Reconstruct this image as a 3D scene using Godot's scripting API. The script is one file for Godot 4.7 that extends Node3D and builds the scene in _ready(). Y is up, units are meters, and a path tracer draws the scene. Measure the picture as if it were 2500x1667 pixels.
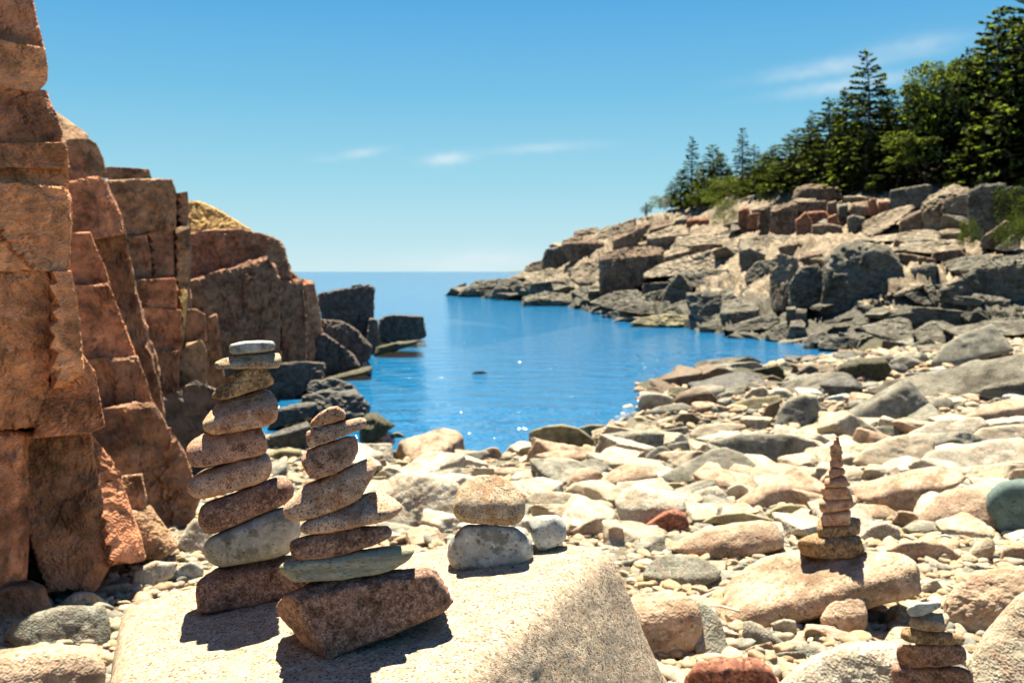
extends Node3D
# A cobble cove with balanced stones, a red cliff, a rocky headland with spruces and the open sea.
# x right, y up, camera at the origin looking along -z. Places are read as pixels of a 2500 x 1667 picture, with the distance taken from the ground or the thing they touch.

const FPX := 2420.6
const SEA := -3.2
var pitch := atan((833.5 - 663.0) / FPX)
var land := PackedVector2Array()
var shore := PackedVector2Array()
var icos := {}
var mats := {}
var sets := {}
var names := {}
var placed := []          # circles (x, z, r) on the beach that are taken
var nz := FastNoiseLite.new()
var nr := FastNoiseLite.new()
var nc := FastNoiseLite.new()
var rng := RandomNumberGenerator.new()

# ---------------------------------------------------------------- names and tags
func numbered(n: String) -> String:
	if not names.has(n):
		names[n] = 0
		return n
	names[n] += 1
	return "%s_%03d" % [n, names[n]]

func tag(o: Node, label := "", category := "", group := "", kind := "") -> void:
	if label != "": o.set_meta("label", label)
	if category != "": o.set_meta("category", category)
	if group != "": o.set_meta("group", group)
	if kind != "": o.set_meta("kind", kind)

func put(called: String, mesh: Mesh, m: Material, parent: Node = null, at := Vector3.ZERO) -> MeshInstance3D:
	var o := MeshInstance3D.new()
	o.mesh = mesh
	o.material_override = m
	o.position = at
	if parent == null:
		o.name = numbered(called)
		add_child(o)
	else:
		o.name = called
		parent.add_child(o, true)
	return o

# ---------------------------------------------------------------- pixels and ground
func ray(x: float, y: float) -> Vector3:
	return Vector3((x - 1250.0) / FPX, (833.5 - y) / FPX, -1.0).rotated(Vector3.RIGHT, -pitch)

func at_dist(x: float, y: float, d: float) -> Vector3:
	var r := ray(x, y)
	return r * (d / -r.z)

func at_height(x: float, y: float, h: float) -> Vector3:
	var r := ray(x, y)
	return r * (h / r.y)

func shore_dist(x: float, d: float) -> float:
	var q := Vector2(x, d)
	var best := 1e9
	for i in shore.size() - 1:
		best = minf(best, q.distance_squared_to(Geometry2D.get_closest_point_to_segment(q, shore[i], shore[i + 1])))
	best = sqrt(best)
	return best if Geometry2D.is_point_in_polygon(q, land) else -best

var gh := PackedFloat32Array()

func ground_y(x: float, z: float) -> float:      # heights on a half metre grid, read in between
	var u := clampf((x + 40.0) * 2.0, 0.0, 218.9)
	var w := clampf((-z + 10.0) * 2.0, 0.0, 178.9)
	var i := int(u)
	var j := int(w)
	var k := j * 220 + i
	return lerpf(lerpf(gh[k], gh[k + 1], u - i), lerpf(gh[k + 220], gh[k + 221], u - i), w - j)

func make_ground() -> void:
	for j in 180:
		for i in 220:
			gh.append(raw_ground(i * 0.5 - 40.0, 10.0 - j * 0.5))

func raw_ground(x: float, z: float) -> float:
	var s := shore_dist(x, -z)
	if s > 0.0:
		return minf(SEA + 0.123 * s, -1.15) + 0.05 * nz.get_noise_2d(x * 40.0, z * 40.0)
	return maxf(SEA + 0.2 * s, -9.0)

func on_ground(x: float, y: float) -> Vector3:
	var r := ray(x, y)
	r /= -r.z
	var d := 2.5
	while d < 70.0:
		var q := r * d
		if q.y < ground_y(q.x, q.z):
			break
		d *= 1.025
	return r * (d * 0.99)

# ---------------------------------------------------------------- geometry
func ico(level: int) -> Array:
	if icos.has(level):
		return icos[level]
	var v := PackedVector3Array()
	var f := PackedInt32Array()
	if level == 0:
		var t := (1.0 + sqrt(5.0)) / 2.0
		for a in [[-1, t, 0], [1, t, 0], [-1, -t, 0], [1, -t, 0], [0, -1, t], [0, 1, t], [0, -1, -t], [0, 1, -t], [t, 0, -1], [t, 0, 1], [-t, 0, -1], [-t, 0, 1]]:
			v.append(Vector3(a[0], a[1], a[2]).normalized())
		f = flipped([0, 11, 5, 0, 5, 1, 0, 1, 7, 0, 7, 10, 0, 10, 11, 1, 5, 9, 5, 11, 4, 11, 10, 2, 10, 7, 6, 7, 1, 8, 3, 9, 4, 3, 4, 2, 3, 2, 6, 3, 6, 8, 3, 8, 9, 4, 9, 5, 2, 4, 11, 6, 2, 10, 8, 6, 7, 9, 8, 1])
	else:
		var low := ico(level - 1)
		v = low[0].duplicate()
		var src: PackedInt32Array = low[1]
		var mid := {}
		for i in range(0, src.size(), 3):
			var k := [0, 0, 0]
			for e in 3:
				var a: int = src[i + e]
				var b: int = src[i + (e + 1) % 3]
				var key := mini(a, b) * 1000000 + maxi(a, b)
				if not mid.has(key):
					mid[key] = v.size()
					v.append(((v[a] + v[b]) * 0.5).normalized())
				k[e] = mid[key]
			f.append_array(PackedInt32Array([src[i], k[0], k[2], src[i + 1], k[1], k[0], src[i + 2], k[2], k[1], k[0], k[1], k[2]]))
	icos[level] = [v, f]
	return icos[level]

func chipped(v: PackedVector3Array, f: PackedInt32Array) -> ArrayMesh:      # broken rock: every small face keeps its own direction
	var arr := []
	arr.resize(Mesh.ARRAY_MAX)
	arr[Mesh.ARRAY_VERTEX] = v
	arr[Mesh.ARRAY_INDEX] = f
	var m := ArrayMesh.new()
	m.add_surface_from_arrays(Mesh.PRIMITIVE_TRIANGLES, arr)
	return m

func mesh_of(v: PackedVector3Array, f: PackedInt32Array, colors := PackedColorArray()) -> ArrayMesh:
	var n := PackedVector3Array()
	n.resize(v.size())
	for i in range(0, f.size(), 3):
		var a := f[i]
		var b := f[i + 1]
		var c := f[i + 2]
		var q := (v[c] - v[a]).cross(v[b] - v[a])
		n[a] += q
		n[b] += q
		n[c] += q
	for i in n.size():
		n[i] = n[i].normalized()
	var arr := []
	arr.resize(Mesh.ARRAY_MAX)
	arr[Mesh.ARRAY_VERTEX] = v
	arr[Mesh.ARRAY_NORMAL] = n
	arr[Mesh.ARRAY_INDEX] = f
	if colors.size():
		arr[Mesh.ARRAY_COLOR] = colors
	var m := ArrayMesh.new()
	m.add_surface_from_arrays(Mesh.PRIMITIVE_TRIANGLES, arr)
	return m

# A body bounded by planes (n . x <= h, about the origin), its edges rounded by the power p.
func body(ns: PackedVector3Array, hs: PackedFloat32Array, ext: Basis, p: float, level: int, amp: float, freq: float, crack: float, sd: int, fit := [], steps := 0.0, outline := 0) -> ArrayMesh:
	var s := ico(level)
	var dirs: PackedVector3Array = s[0]
	var f: PackedInt32Array = s[1]
	var v := PackedVector3Array()
	v.resize(dirs.size())
	var k := ns.size()
	var m := PackedVector3Array()
	for i in k:
		m.append(ns[i] / hs[i])
	var off := Vector3(sd * 13.7, sd * 7.1, sd * 3.3)
	var qs := PackedFloat32Array()
	qs.resize(k)
	var thr := pow(0.02, 1.0 / p)
	var rp := maxf(44.0, p)
	for i in dirs.size():
		var d := (ext * dirs[i]).normalized()
		var top := 0.0
		var sum := 0.0
		for j in k:
			var q := m[j].dot(d)
			qs[j] = q
			if q > top:
				top = q
		var least := top * thr
		var ring := 0.0
		for j in outline:
			if qs[j] > least:
				ring += pow(qs[j] / top, rp)
		if ring > 0.0:
			sum = pow(ring, p / rp)
		for j in range(outline, k):
			if qs[j] > least:
				sum += pow(qs[j] / top, p)
		var r := 1.0 / (top * pow(sum, 1.0 / p))
		var w := d * r
		if amp > 0.0:
			var u := w * freq + off
			r += amp * (nz.get_noise_3dv(u * 22.0) + 0.5 * nz.get_noise_3dv(u * 76.0))
			if crack > 0.0:
				var c := 1.0 - absf(nr.get_noise_3dv(u * 16.0)) * 9.0
				if c > 0.0:
					r -= crack * c
			if steps > 0.0:
				r += steps * nc.get_noise_3d(w.x * 1.3 + off.x, w.y * 0.8, w.z * 1.3)
			w = d * r
		v[i] = w
	for a in fit:
		var ax: Vector3 = a[0]
		var lo := 1e9
		var hi := -1e9
		for q in v:
			var t := q.dot(ax)
			lo = minf(lo, t)
			hi = maxf(hi, t)
		var k2: float = (a[2] - a[1]) / (hi - lo)
		for i in v.size():
			var t := v[i].dot(ax)
			v[i] += ax * (a[1] + (t - lo) * k2 - t)
	return chipped(v, f) if p >= 24.0 and level < 6 else mesh_of(v, f)

# A rock whose outline is given in pixels: prism along the line of sight, cut by a front face, by extra facets (cuts) and rounded at the back.
func rock(view: Array, pts: Array, o: Dictionary) -> Array:
	var px := PackedVector2Array()
	for i in range(0, pts.size(), 2):
		px.append(Vector2(view[0] + pts[i] / view[2], view[1] + pts[i + 1] / view[2]))
	px = Geometry2D.convex_hull(px)
	px.remove_at(px.size() - 1)
	var c := Vector2.ZERO
	var low := Vector2(0, -1e9)
	for q in px:
		c += q
		if q.y > low.y:
			low = q
	c /= px.size()
	var lo := px[0]
	var hi := px[0]
	for q in px:
		lo = lo.min(q)
		hi = hi.max(q)
	var d: float = o.get("d", 0.0)
	if d == 0.0:
		d = -on_ground(clampf(c.x, -200, 2700), low.y - (hi.y - lo.y) * o.get("sink", 0.08)).z
	var r := ray(c.x, c.y).normalized()
	var width := (hi.x - lo.x) / FPX * d
	var tall := (hi.y - lo.y) / FPX * d
	var thick: float = o.get("t", 0.0)
	if thick == 0.0:
		thick = 0.75 * minf(width, maxf(tall * 1.6, width * 0.45))
	if o.get("mid", false):
		d -= thick * 0.5
	var q0 := at_dist(c.x, c.y, d)
	var w := Vector3(-r.x, 0, -r.z).normalized().rotated(Vector3.UP, deg_to_rad(o.get("yaw", 0.0)))
	var side := Vector3.UP.cross(w)
	var nf := w.rotated(side, -deg_to_rad(o.get("lean", 4.0)))
	var ns := PackedVector3Array()
	var ps := PackedVector3Array()
	# outline
	var n := px.size()
	var poly := PackedVector3Array()
	for q in px:
		var e := ray(q.x, q.y)
		poly.append(e * ((q0.dot(r)) / e.dot(r)))
	var mid := Vector3.ZERO
	for q in poly:
		mid += q
	mid /= n
	for i in n:
		var a := poly[i]
		var b := poly[(i + 1) % n]
		var e := (b - a).cross(r).normalized()
		if e.dot(mid - a) > 0.0:
			e = -e
		ns.append(e)
		ps.append(a)
	ns.append(nf)
	ps.append(q0)
	# facets
	for cut in o.get("c", []):
		var a := ray(view[0] + cut[0] / view[2], view[1] + cut[1] / view[2])
		var b := ray(view[0] + cut[2] / view[2], view[1] + cut[3] / view[2])
		a *= q0.dot(nf) / a.dot(nf)
		b *= q0.dot(nf) / b.dot(nf)
		var out := nf.cross((b - a).normalized())
		var g := (nf * cos(deg_to_rad(cut[4])) + out * sin(deg_to_rad(cut[4]))).normalized()
		ns.append(g)
		ps.append(a)
		for q in poly:
			if (q - a).dot(out) > 0.0:
				var e := q.normalized()
				var den := e.dot(g)
				if den < -0.03:
					var hit := e * (a.dot(g) / den)
					thick = maxf(thick, minf((q0 - hit).dot(w) * 1.04, 2.2 * width))
	# back
	var bk := q0 - w * thick
	ns.append(-w)
	ps.append(bk)
	rng.seed = hash(int(c.x) * 4001 + int(c.y))
	for i in 4:
		var ang := TAU * (i + rng.randf()) / 4.0
		var g := (-w + (side * cos(ang) * 0.8 + Vector3.UP * sin(ang) * 0.8) * rng.randf_range(0.7, 1.3)).normalized()
		ns.append(g)
		ps.append(q0 - w * thick * 0.5 + g * (thick * 0.5 * absf(g.dot(w)) + (absf(g.dot(side)) * width + absf(g.y) * tall) * 0.42))
	# a point well inside
	var ctr := mid - w * thick * 0.45
	for step in 80:
		var worst := 1e9
		var at := 0
		for i in ns.size():
			var h := (ps[i] - ctr).dot(ns[i])
			if h < worst:
				worst = h
				at = i
		ctr -= ns[at] * maxf(width, tall) * 0.25 / (step + 2.0)
	var hs := PackedFloat32Array()
	for i in ns.size():
		hs.append(maxf((ps[i] - ctr).dot(ns[i]), 0.01 * width))
	var size := sqrt(width * tall)
	var ext := Basis(side * width, Vector3.UP * tall, w * thick)
	var lv: int = o.get("lv", 4 if (hi.x - lo.x) * (hi.y - lo.y) > 9000.0 else 3)
	var er := r.cross(Vector3.UP).normalized()
	var fit := []
	for ax in [er, er.cross(r)]:
		var x0 := 1e9
		var x1 := -1e9
		for q in poly:
			x0 = minf(x0, (q - ctr).dot(ax))
			x1 = maxf(x1, (q - ctr).dot(ax))
		var gr: float = o.get("grow", 0.0) * (x1 - x0)
		fit.append([ax, x0 - gr, x1 + gr])
	var msh := body(ns, hs, ext, o.get("p", 13.0), lv, size * o.get("a", 0.03), 1.0 / size, size * o.get("k", 0.0), int(c.x * 3.0 + c.y), fit, o.get("st", 0.0) * size, n)
	return [msh, ctr, Vector3(width, tall, thick), hi.x - lo.x]

func free_rock(sd: int, p: float, level: int, flat: float, amp := 0.035, planes := 11) -> ArrayMesh:
	rng.seed = sd * 977 + 5
	var ns := PackedVector3Array()
	var hs := PackedFloat32Array()
	for i in planes:
		var y := 1.0 - 2.0 * (i + 0.5) / planes
		var ang := i * 2.39996 + rng.randf_range(-0.4, 0.4)
		ns.append(Vector3(cos(ang) * sqrt(1.0 - y * y), y + rng.randf_range(-0.2, 0.2), sin(ang) * sqrt(1.0 - y * y)).normalized())
		hs.append(0.5 * rng.randf_range(0.72, 1.0))
	ns.append(Vector3(rng.randf_range(-0.2, 0.2), 1, rng.randf_range(-0.2, 0.2)).normalized())
	hs.append(0.5 * flat)
	ns.append(Vector3(rng.randf_range(-0.2, 0.2), -1, rng.randf_range(-0.2, 0.2)).normalized())
	hs.append(0.5 * flat)
	return body(ns, hs, Basis(Vector3(1, 0, 0), Vector3(0, flat * 1.2, 0), Vector3(0, 0, 1)), p, level, amp, 1.0, 0.0, sd)

func flipped(a: Array) -> PackedInt32Array:
	var f := PackedInt32Array()
	for i in range(0, a.size(), 3):
		f.append_array(PackedInt32Array([a[i], a[i + 2], a[i + 1]]))
	return f

# ---------------------------------------------------------------- stone textures: grain, mottle and stains of the mineral itself
func noise(sd: int, kind: int, f: float, oct := 1) -> FastNoiseLite:
	var q := FastNoiseLite.new()
	q.seed = sd
	q.noise_type = kind
	q.frequency = f
	q.fractal_type = FastNoiseLite.FRACTAL_FBM if oct > 1 else FastNoiseLite.FRACTAL_NONE
	q.fractal_octaves = oct
	return q

func pattern(q: FastNoiseLite, px: int) -> PackedByteArray:
	var im := q.get_seamless_image(px, px, false, false, 0.12, true)
	im.convert(Image.FORMAT_L8)
	return im.get_data()

func stone_set(key: String, sd: int, px: int, grain: float, dark: float, light: float, cols: Array, stain: float, coarse: float, streak := 0.0, con := 0.5) -> void:
	var cell := noise(sd, FastNoiseLite.TYPE_CELLULAR, grain)
	cell.cellular_return_type = FastNoiseLite.RETURN_CELL_VALUE
	cell.domain_warp_enabled = true
	cell.domain_warp_amplitude = 0.6 / grain
	cell.domain_warp_frequency = grain * 0.9
	var g := pattern(cell, px)
	var big := pattern(noise(sd + 1, FastNoiseLite.TYPE_SIMPLEX_SMOOTH, coarse / px, 5), px)
	var fine := pattern(noise(sd + 2, FastNoiseLite.TYPE_SIMPLEX_SMOOTH, 22.0 * coarse / px, 3), px)
	var spot := pattern(noise(sd + 3, FastNoiseLite.TYPE_SIMPLEX_SMOOTH, 2.3 * coarse / px, 6), px)
	var gam := PackedByteArray()
	gam.resize(1025)
	for i in 1025:
		gam[i] = int(clampf(Color(i / 1024.0, 0, 0).linear_to_srgb().r * 255.0, 0, 255))
	var out := PackedByteArray()
	out.resize(px * px * 3)
	var hgt := PackedByteArray()
	hgt.resize(px * px)
	var cd: Color = cols[0]
	var cm: Color = cols[1]
	var cl: Color = cols[2]
	var cs: Color = cols[3]
	var td := int(dark * 255)
	var tl := int((1.0 - light) * 255)
	var sum := Vector3.ZERO
	for i in px * px:
		var m := big[i] / 255.0
		var fn := fine[i] / 255.0
		var sp := spot[i] / 255.0
		if streak > 0.0:
			var y := i / px
			sp = lerpf(sp, spot[(y * px + (i % px) / 9) % (px * px)] / 255.0, streak)
		var k := clampf((sp - 0.5) * 5.0 * stain, 0.0, stain)
		var v := 0.88 + con * (m - 0.5) + 0.34 * (fn - 0.5)
		var cr := cm.r
		var cg := cm.g
		var cb := cm.b
		var gv := g[i]
		if gv < td:
			cr = cd.r; cg = cd.g; cb = cd.b
		elif gv > tl:
			cr = cl.r; cg = cl.g; cb = cl.b
		cr = (cr + (cs.r - cr) * k) * v
		cg = (cg + (cs.g - cg) * k) * v
		cb = (cb + (cs.b - cb) * k) * v
		sum += Vector3(minf(cr, 1.0), minf(cg, 1.0), minf(cb, 1.0))
		var at := i * 3
		out[at] = gam[mini(int(cr * 1024.0), 1024)]
		out[at + 1] = gam[mini(int(cg * 1024.0), 1024)]
		out[at + 2] = gam[mini(int(cb * 1024.0), 1024)]
		hgt[i] = int(clampf(255.0 * (0.15 + 0.25 * m + 0.25 * sp + 0.3 * fn) + (gv - 128) * 0.12, 0, 255))
	sets[key] = [ImageTexture.create_from_image(Image.create_from_data(px, px, false, Image.FORMAT_RGB8, out)), ImageTexture.create_from_image(Image.create_from_data(px, px, false, Image.FORMAT_L8, hgt)), sum / (px * px)]

# c is the stone's own linear colour, tile the width of one texture repeat in metres, relief in centimetres
func stone_mat(key: String, set_key: String, c: Color, tile: float, relief: float, rough := 0.9, spec := 0.35, squash := 1.0) -> void:
	var m := StandardMaterial3D.new()
	m.resource_name = key
	var mean: Vector3 = sets[set_key][2]
	var t := Color(c.r / mean.x, c.g / mean.y, c.b / mean.z)
	m.albedo_color = t.linear_to_srgb()
	m.albedo_texture = sets[set_key][0]
	m.roughness = rough
	m.metallic_specular = spec
	m.uv1_triplanar = true
	m.uv1_world_triplanar = true
	m.uv1_triplanar_sharpness = 4.0
	m.uv1_scale = Vector3(1.0 / tile, squash / tile, 1.0 / tile)
	if relief > 0.0:
		m.heightmap_enabled = true
		m.heightmap_texture = sets[set_key][1]
		m.heightmap_scale = relief
	mats[key] = m

# broad stains over the grain: blotches of darker, browner weathering with their own outline
func stain_set(key: String, sd: int, c: Color, edge: float, most: float, f: float) -> void:
	var px := 384
	var a := pattern(noise(sd, FastNoiseLite.TYPE_SIMPLEX_SMOOTH, f / px, 6), px)
	var b := pattern(noise(sd + 1, FastNoiseLite.TYPE_SIMPLEX_SMOOTH, f * 5.0 / px, 4), px)
	var out := PackedByteArray()
	out.resize(px * px * 4)
	var s := c.linear_to_srgb()
	for i in px * px:
		var k := clampf((a[i] / 255.0 * 0.7 + b[i] / 255.0 * 0.3 - edge) * 7.0, 0.0, 1.0) * most
		out[i * 4] = int(s.r * 255.0)
		out[i * 4 + 1] = int(s.g * 255.0)
		out[i * 4 + 2] = int(s.b * 255.0)
		out[i * 4 + 3] = int(k * 255.0)
	sets[key] = ImageTexture.create_from_image(Image.create_from_data(px, px, false, Image.FORMAT_RGBA8, out))

func stain(keys: Array, set_key: String, tile: float) -> void:
	for k in keys:
		var m: StandardMaterial3D = mats[k]
		m.detail_enabled = true
		m.detail_albedo = sets[set_key]
		m.detail_blend_mode = BaseMaterial3D.BLEND_MODE_MUL
		m.detail_uv_layer = BaseMaterial3D.DETAIL_UV_2
		m.uv2_triplanar = true
		m.uv2_world_triplanar = true
		m.uv2_triplanar_sharpness = 3.0
		m.uv2_scale = Vector3(1, 1, 1) / tile

func plain_mat(key: String, c: Color, rough := 0.9) -> StandardMaterial3D:
	var m := StandardMaterial3D.new()
	m.resource_name = key
	m.albedo_color = c.linear_to_srgb()
	m.roughness = rough
	m.metallic_specular = 0.3
	mats[key] = m
	return m

func make_materials() -> void:
	var pink := [Color(0.26, 0.22, 0.21), Color(0.80, 0.63, 0.50), Color(0.98, 0.92, 0.84), Color(0.62, 0.54, 0.42)]
	var brown := [Color(0.30, 0.25, 0.24), Color(0.76, 0.56, 0.44), Color(1.0, 0.86, 0.74), Color(0.42, 0.33, 0.28)]
	var grey := [Color(0.34, 0.34, 0.34), Color(0.70, 0.70, 0.68), Color(0.86, 0.86, 0.83), Color(0.52, 0.50, 0.44)]
	var warm := [Color(0.42, 0.36, 0.30), Color(0.76, 0.68, 0.56), Color(0.96, 0.90, 0.78), Color(0.70, 0.52, 0.40)]
	var cliff := [Color(0.50, 0.42, 0.38), Color(0.78, 0.64, 0.55), Color(0.92, 0.78, 0.68), Color(0.46, 0.42, 0.36)]
	var head := [Color(0.48, 0.43, 0.37), Color(0.74, 0.67, 0.56), Color(0.92, 0.84, 0.70), Color(0.46, 0.42, 0.36)]
	stone_set("granite", 11, 600, 0.13, 0.11, 0.34, pink, 0.35, 4.0, 0.0, 0.7)
	stone_set("boulder", 12, 720, 0.12, 0.15, 0.34, pink, 0.5, 6.0, 0.0, 0.5)
	stone_set("brown", 21, 512, 0.13, 0.2, 0.22, brown, 0.85, 7.0, 0.0, 0.9)
	stone_set("fine", 31, 400, 0.16, 0.06, 0.1, grey, 0.6, 5.0, 0.0, 0.6)
	stone_set("beach", 41, 600, 0.2, 0.08, 0.22, warm, 0.8, 6.0, 0.0, 0.75)
	stone_set("cliff", 51, 640, 0.11, 0.1, 0.2, cliff, 0.85, 8.0, 0.0, 0.95)
	stone_set("head", 61, 640, 0.09, 0.12, 0.22, head, 0.85, 9.0, 0.0, 0.95)
	stone_set("slate", 71, 400, 0.12, 0.1, 0.15, [Color(0.40, 0.38, 0.32), Color(0.72, 0.70, 0.60), Color(0.88, 0.86, 0.76), Color(0.62, 0.50, 0.32)], 0.7, 3.0, 0.7)
	# cairn stones and the boulder they stand on
	stone_mat("big_boulder", "boulder", Color(0.345, 0.27, 0.19), 0.34, 0.9)
	stone_mat("pink", "granite", Color(0.420, 0.280, 0.190), 0.20, 0.55)
	stone_mat("rose", "granite", Color(0.360, 0.210, 0.142), 0.20, 0.55)
	stone_mat("brown", "brown", Color(0.235, 0.138, 0.096), 0.2, 0.4)
	stone_mat("tan", "granite", Color(0.320, 0.260, 0.180), 0.20, 0.55)
	stone_mat("ochre", "brown", Color(0.250, 0.165, 0.085), 0.30, 0.4)
	stone_mat("grey", "fine", Color(0.280, 0.280, 0.240), 0.22, 0.06, 0.75)
	stone_mat("white", "fine", Color(0.380, 0.380, 0.340), 0.25, 0.08)
	stone_mat("bluegrey", "fine", Color(0.270, 0.290, 0.275), 0.3, 0.06, 0.7)
	stone_mat("slate", "slate", Color(0.240, 0.230, 0.165), 0.30, 0.2, 0.85, 0.35, 3.5)
	# beach
	stone_mat("cream", "beach", Color(0.305, 0.260, 0.190), 1.3, 2.2)
	stone_mat("pale", "beach", Color(0.330, 0.297, 0.232), 1.5, 2.2)
	stone_mat("blush", "beach", Color(0.330, 0.238, 0.165), 1.4, 2.2)
	stone_mat("stone_grey", "beach", Color(0.175, 0.167, 0.133), 1.2, 2.2)
	stone_mat("yellow", "beach", Color(0.270, 0.235, 0.140), 1.2, 2.2)
	stone_mat("red", "brown", Color(0.220, 0.090, 0.055), 0.7, 0.9)
	stone_mat("teal", "fine", Color(0.085, 0.130, 0.120), 0.8, 0.3, 0.8)
	stone_mat("olive", "beach", Color(0.170, 0.150, 0.085), 1.4, 1.2, 0.85)
	stone_mat("wet_brown", "beach", Color(0.110, 0.078, 0.048), 1.3, 1.2, 0.7)
	stone_mat("wet", "head", Color(0.055, 0.052, 0.045), 2.5, 3.0, 0.65)
	stone_mat("weedy", "head", Color(0.060, 0.055, 0.025), 1.2, 5.0, 0.6)
	stone_mat("gravel", "beach", Color(0.160, 0.140, 0.100), 0.8, 5.0)
	stone_mat("seabed", "head", Color(0.120, 0.110, 0.070), 3.0, 4.0)
	# cliff
	stone_mat("cliff_red", "cliff", Color(0.410, 0.175, 0.088), 2.6, 7.0)
	stone_mat("cliff_orange", "cliff", Color(0.560, 0.250, 0.115), 2.2, 7.0)
	stone_mat("cliff_brown", "cliff", Color(0.240, 0.125, 0.070), 3.0, 7.0)
	stone_mat("cliff_buff", "cliff", Color(0.260, 0.160, 0.088), 3.0, 7.0)
	stone_mat("cliff_gold", "cliff", Color(0.380, 0.240, 0.080), 3.0, 7.0)
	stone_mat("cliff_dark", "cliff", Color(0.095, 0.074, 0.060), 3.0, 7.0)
	# headland
	stone_mat("head_tan", "head", Color(0.185, 0.150, 0.105), 9.0, 16.0, 0.92, 0.3, 2.5)
	stone_mat("head_pale", "head", Color(0.225, 0.190, 0.138), 8.0, 14.0, 0.92, 0.3, 2.5)
	stone_mat("head_brown", "head", Color(0.155, 0.108, 0.072), 8.0, 14.0)
	stone_mat("head_red", "head", Color(0.200, 0.090, 0.050), 6.0, 12.0)
	stone_mat("head_grey_shade", "head", Color(0.115, 0.107, 0.084), 8.0, 14.0, 0.92, 0.3, 2.5)  # grey rock; on the dark crag it paints shade into the colour
	stone_mat("head_tide", "head", Color(0.065, 0.061, 0.045), 4.0, 14.0, 0.75)
	stone_mat("head_soil", "head", Color(0.055, 0.062, 0.024), 6.0, 16.0)
	stain_set("stain_warm", 81, Color(0.72, 0.50, 0.36), 0.52, 0.8, 4.0)
	stain_set("stain_pale", 83, Color(0.80, 0.68, 0.56), 0.52, 0.5, 5.0)
	stain_set("stain_grey", 85, Color(0.50, 0.50, 0.45), 0.55, 0.75, 5.0)
	stain_set("stain_dark", 89, Color(0.35, 0.33, 0.30), 0.53, 0.8, 5.0)
	
	stain(["cream", "pale", "yellow"], "stain_pale", 1.9)
	stain(["blush", "stone_grey", "olive"], "stain_grey", 1.6)
	stain(["cliff_red", "cliff_orange", "cliff_brown", "cliff_buff"], "stain_dark", 3.1)
	stain(["head_tan", "head_pale", "head_grey_shade", "head_brown"], "stain_dark", 11.0)
	stain(["brown", "rose", "ochre"], "stain_dark", 0.23)
	stain(["pink", "tan"], "stain_warm", 0.31)
	stain(["grey", "bluegrey", "white"], "stain_dark", 0.37)

# ---------------------------------------------------------------- outlines read from the picture: [view, points, options]
const V0 := [0.0, 0.0, 1.0]
const C1 := [0.0, 0.0, 1.96]
const C3 := [640.0, 640.0, 3.137]
const C4 := [150.0, 380.0, 2.529]
const L2 := [0.0, 750.0, 1.7097]
const CA := [430.0, 800.0, 1.867]
const CC := [1050.0, 1140.0, 5.2275]
const CD := [1850.0, 1000.0, 4.704]
const CB := [1900.0, 1240.0, 7.84]
const CE := [2170.0, 1440.0, 6.907]
const B5 := [1500.0, 1050.0, 2.352]
const B6 := [1300.0, 780.0, 1.96]
const B7 := [1350.0, 1000.0, 4.704]
const B8 := [850.0, 1000.0, 4.704]
const H1 := [1050.0, 520.0, 4.704]
const H2 := [1500.0, 420.0, 4.704]
const H3 := [2000.0, 420.0, 4.704]
const H4 := [1500.0, 700.0, 4.704]
const H5 := [2000.0, 700.0, 4.704]

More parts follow.
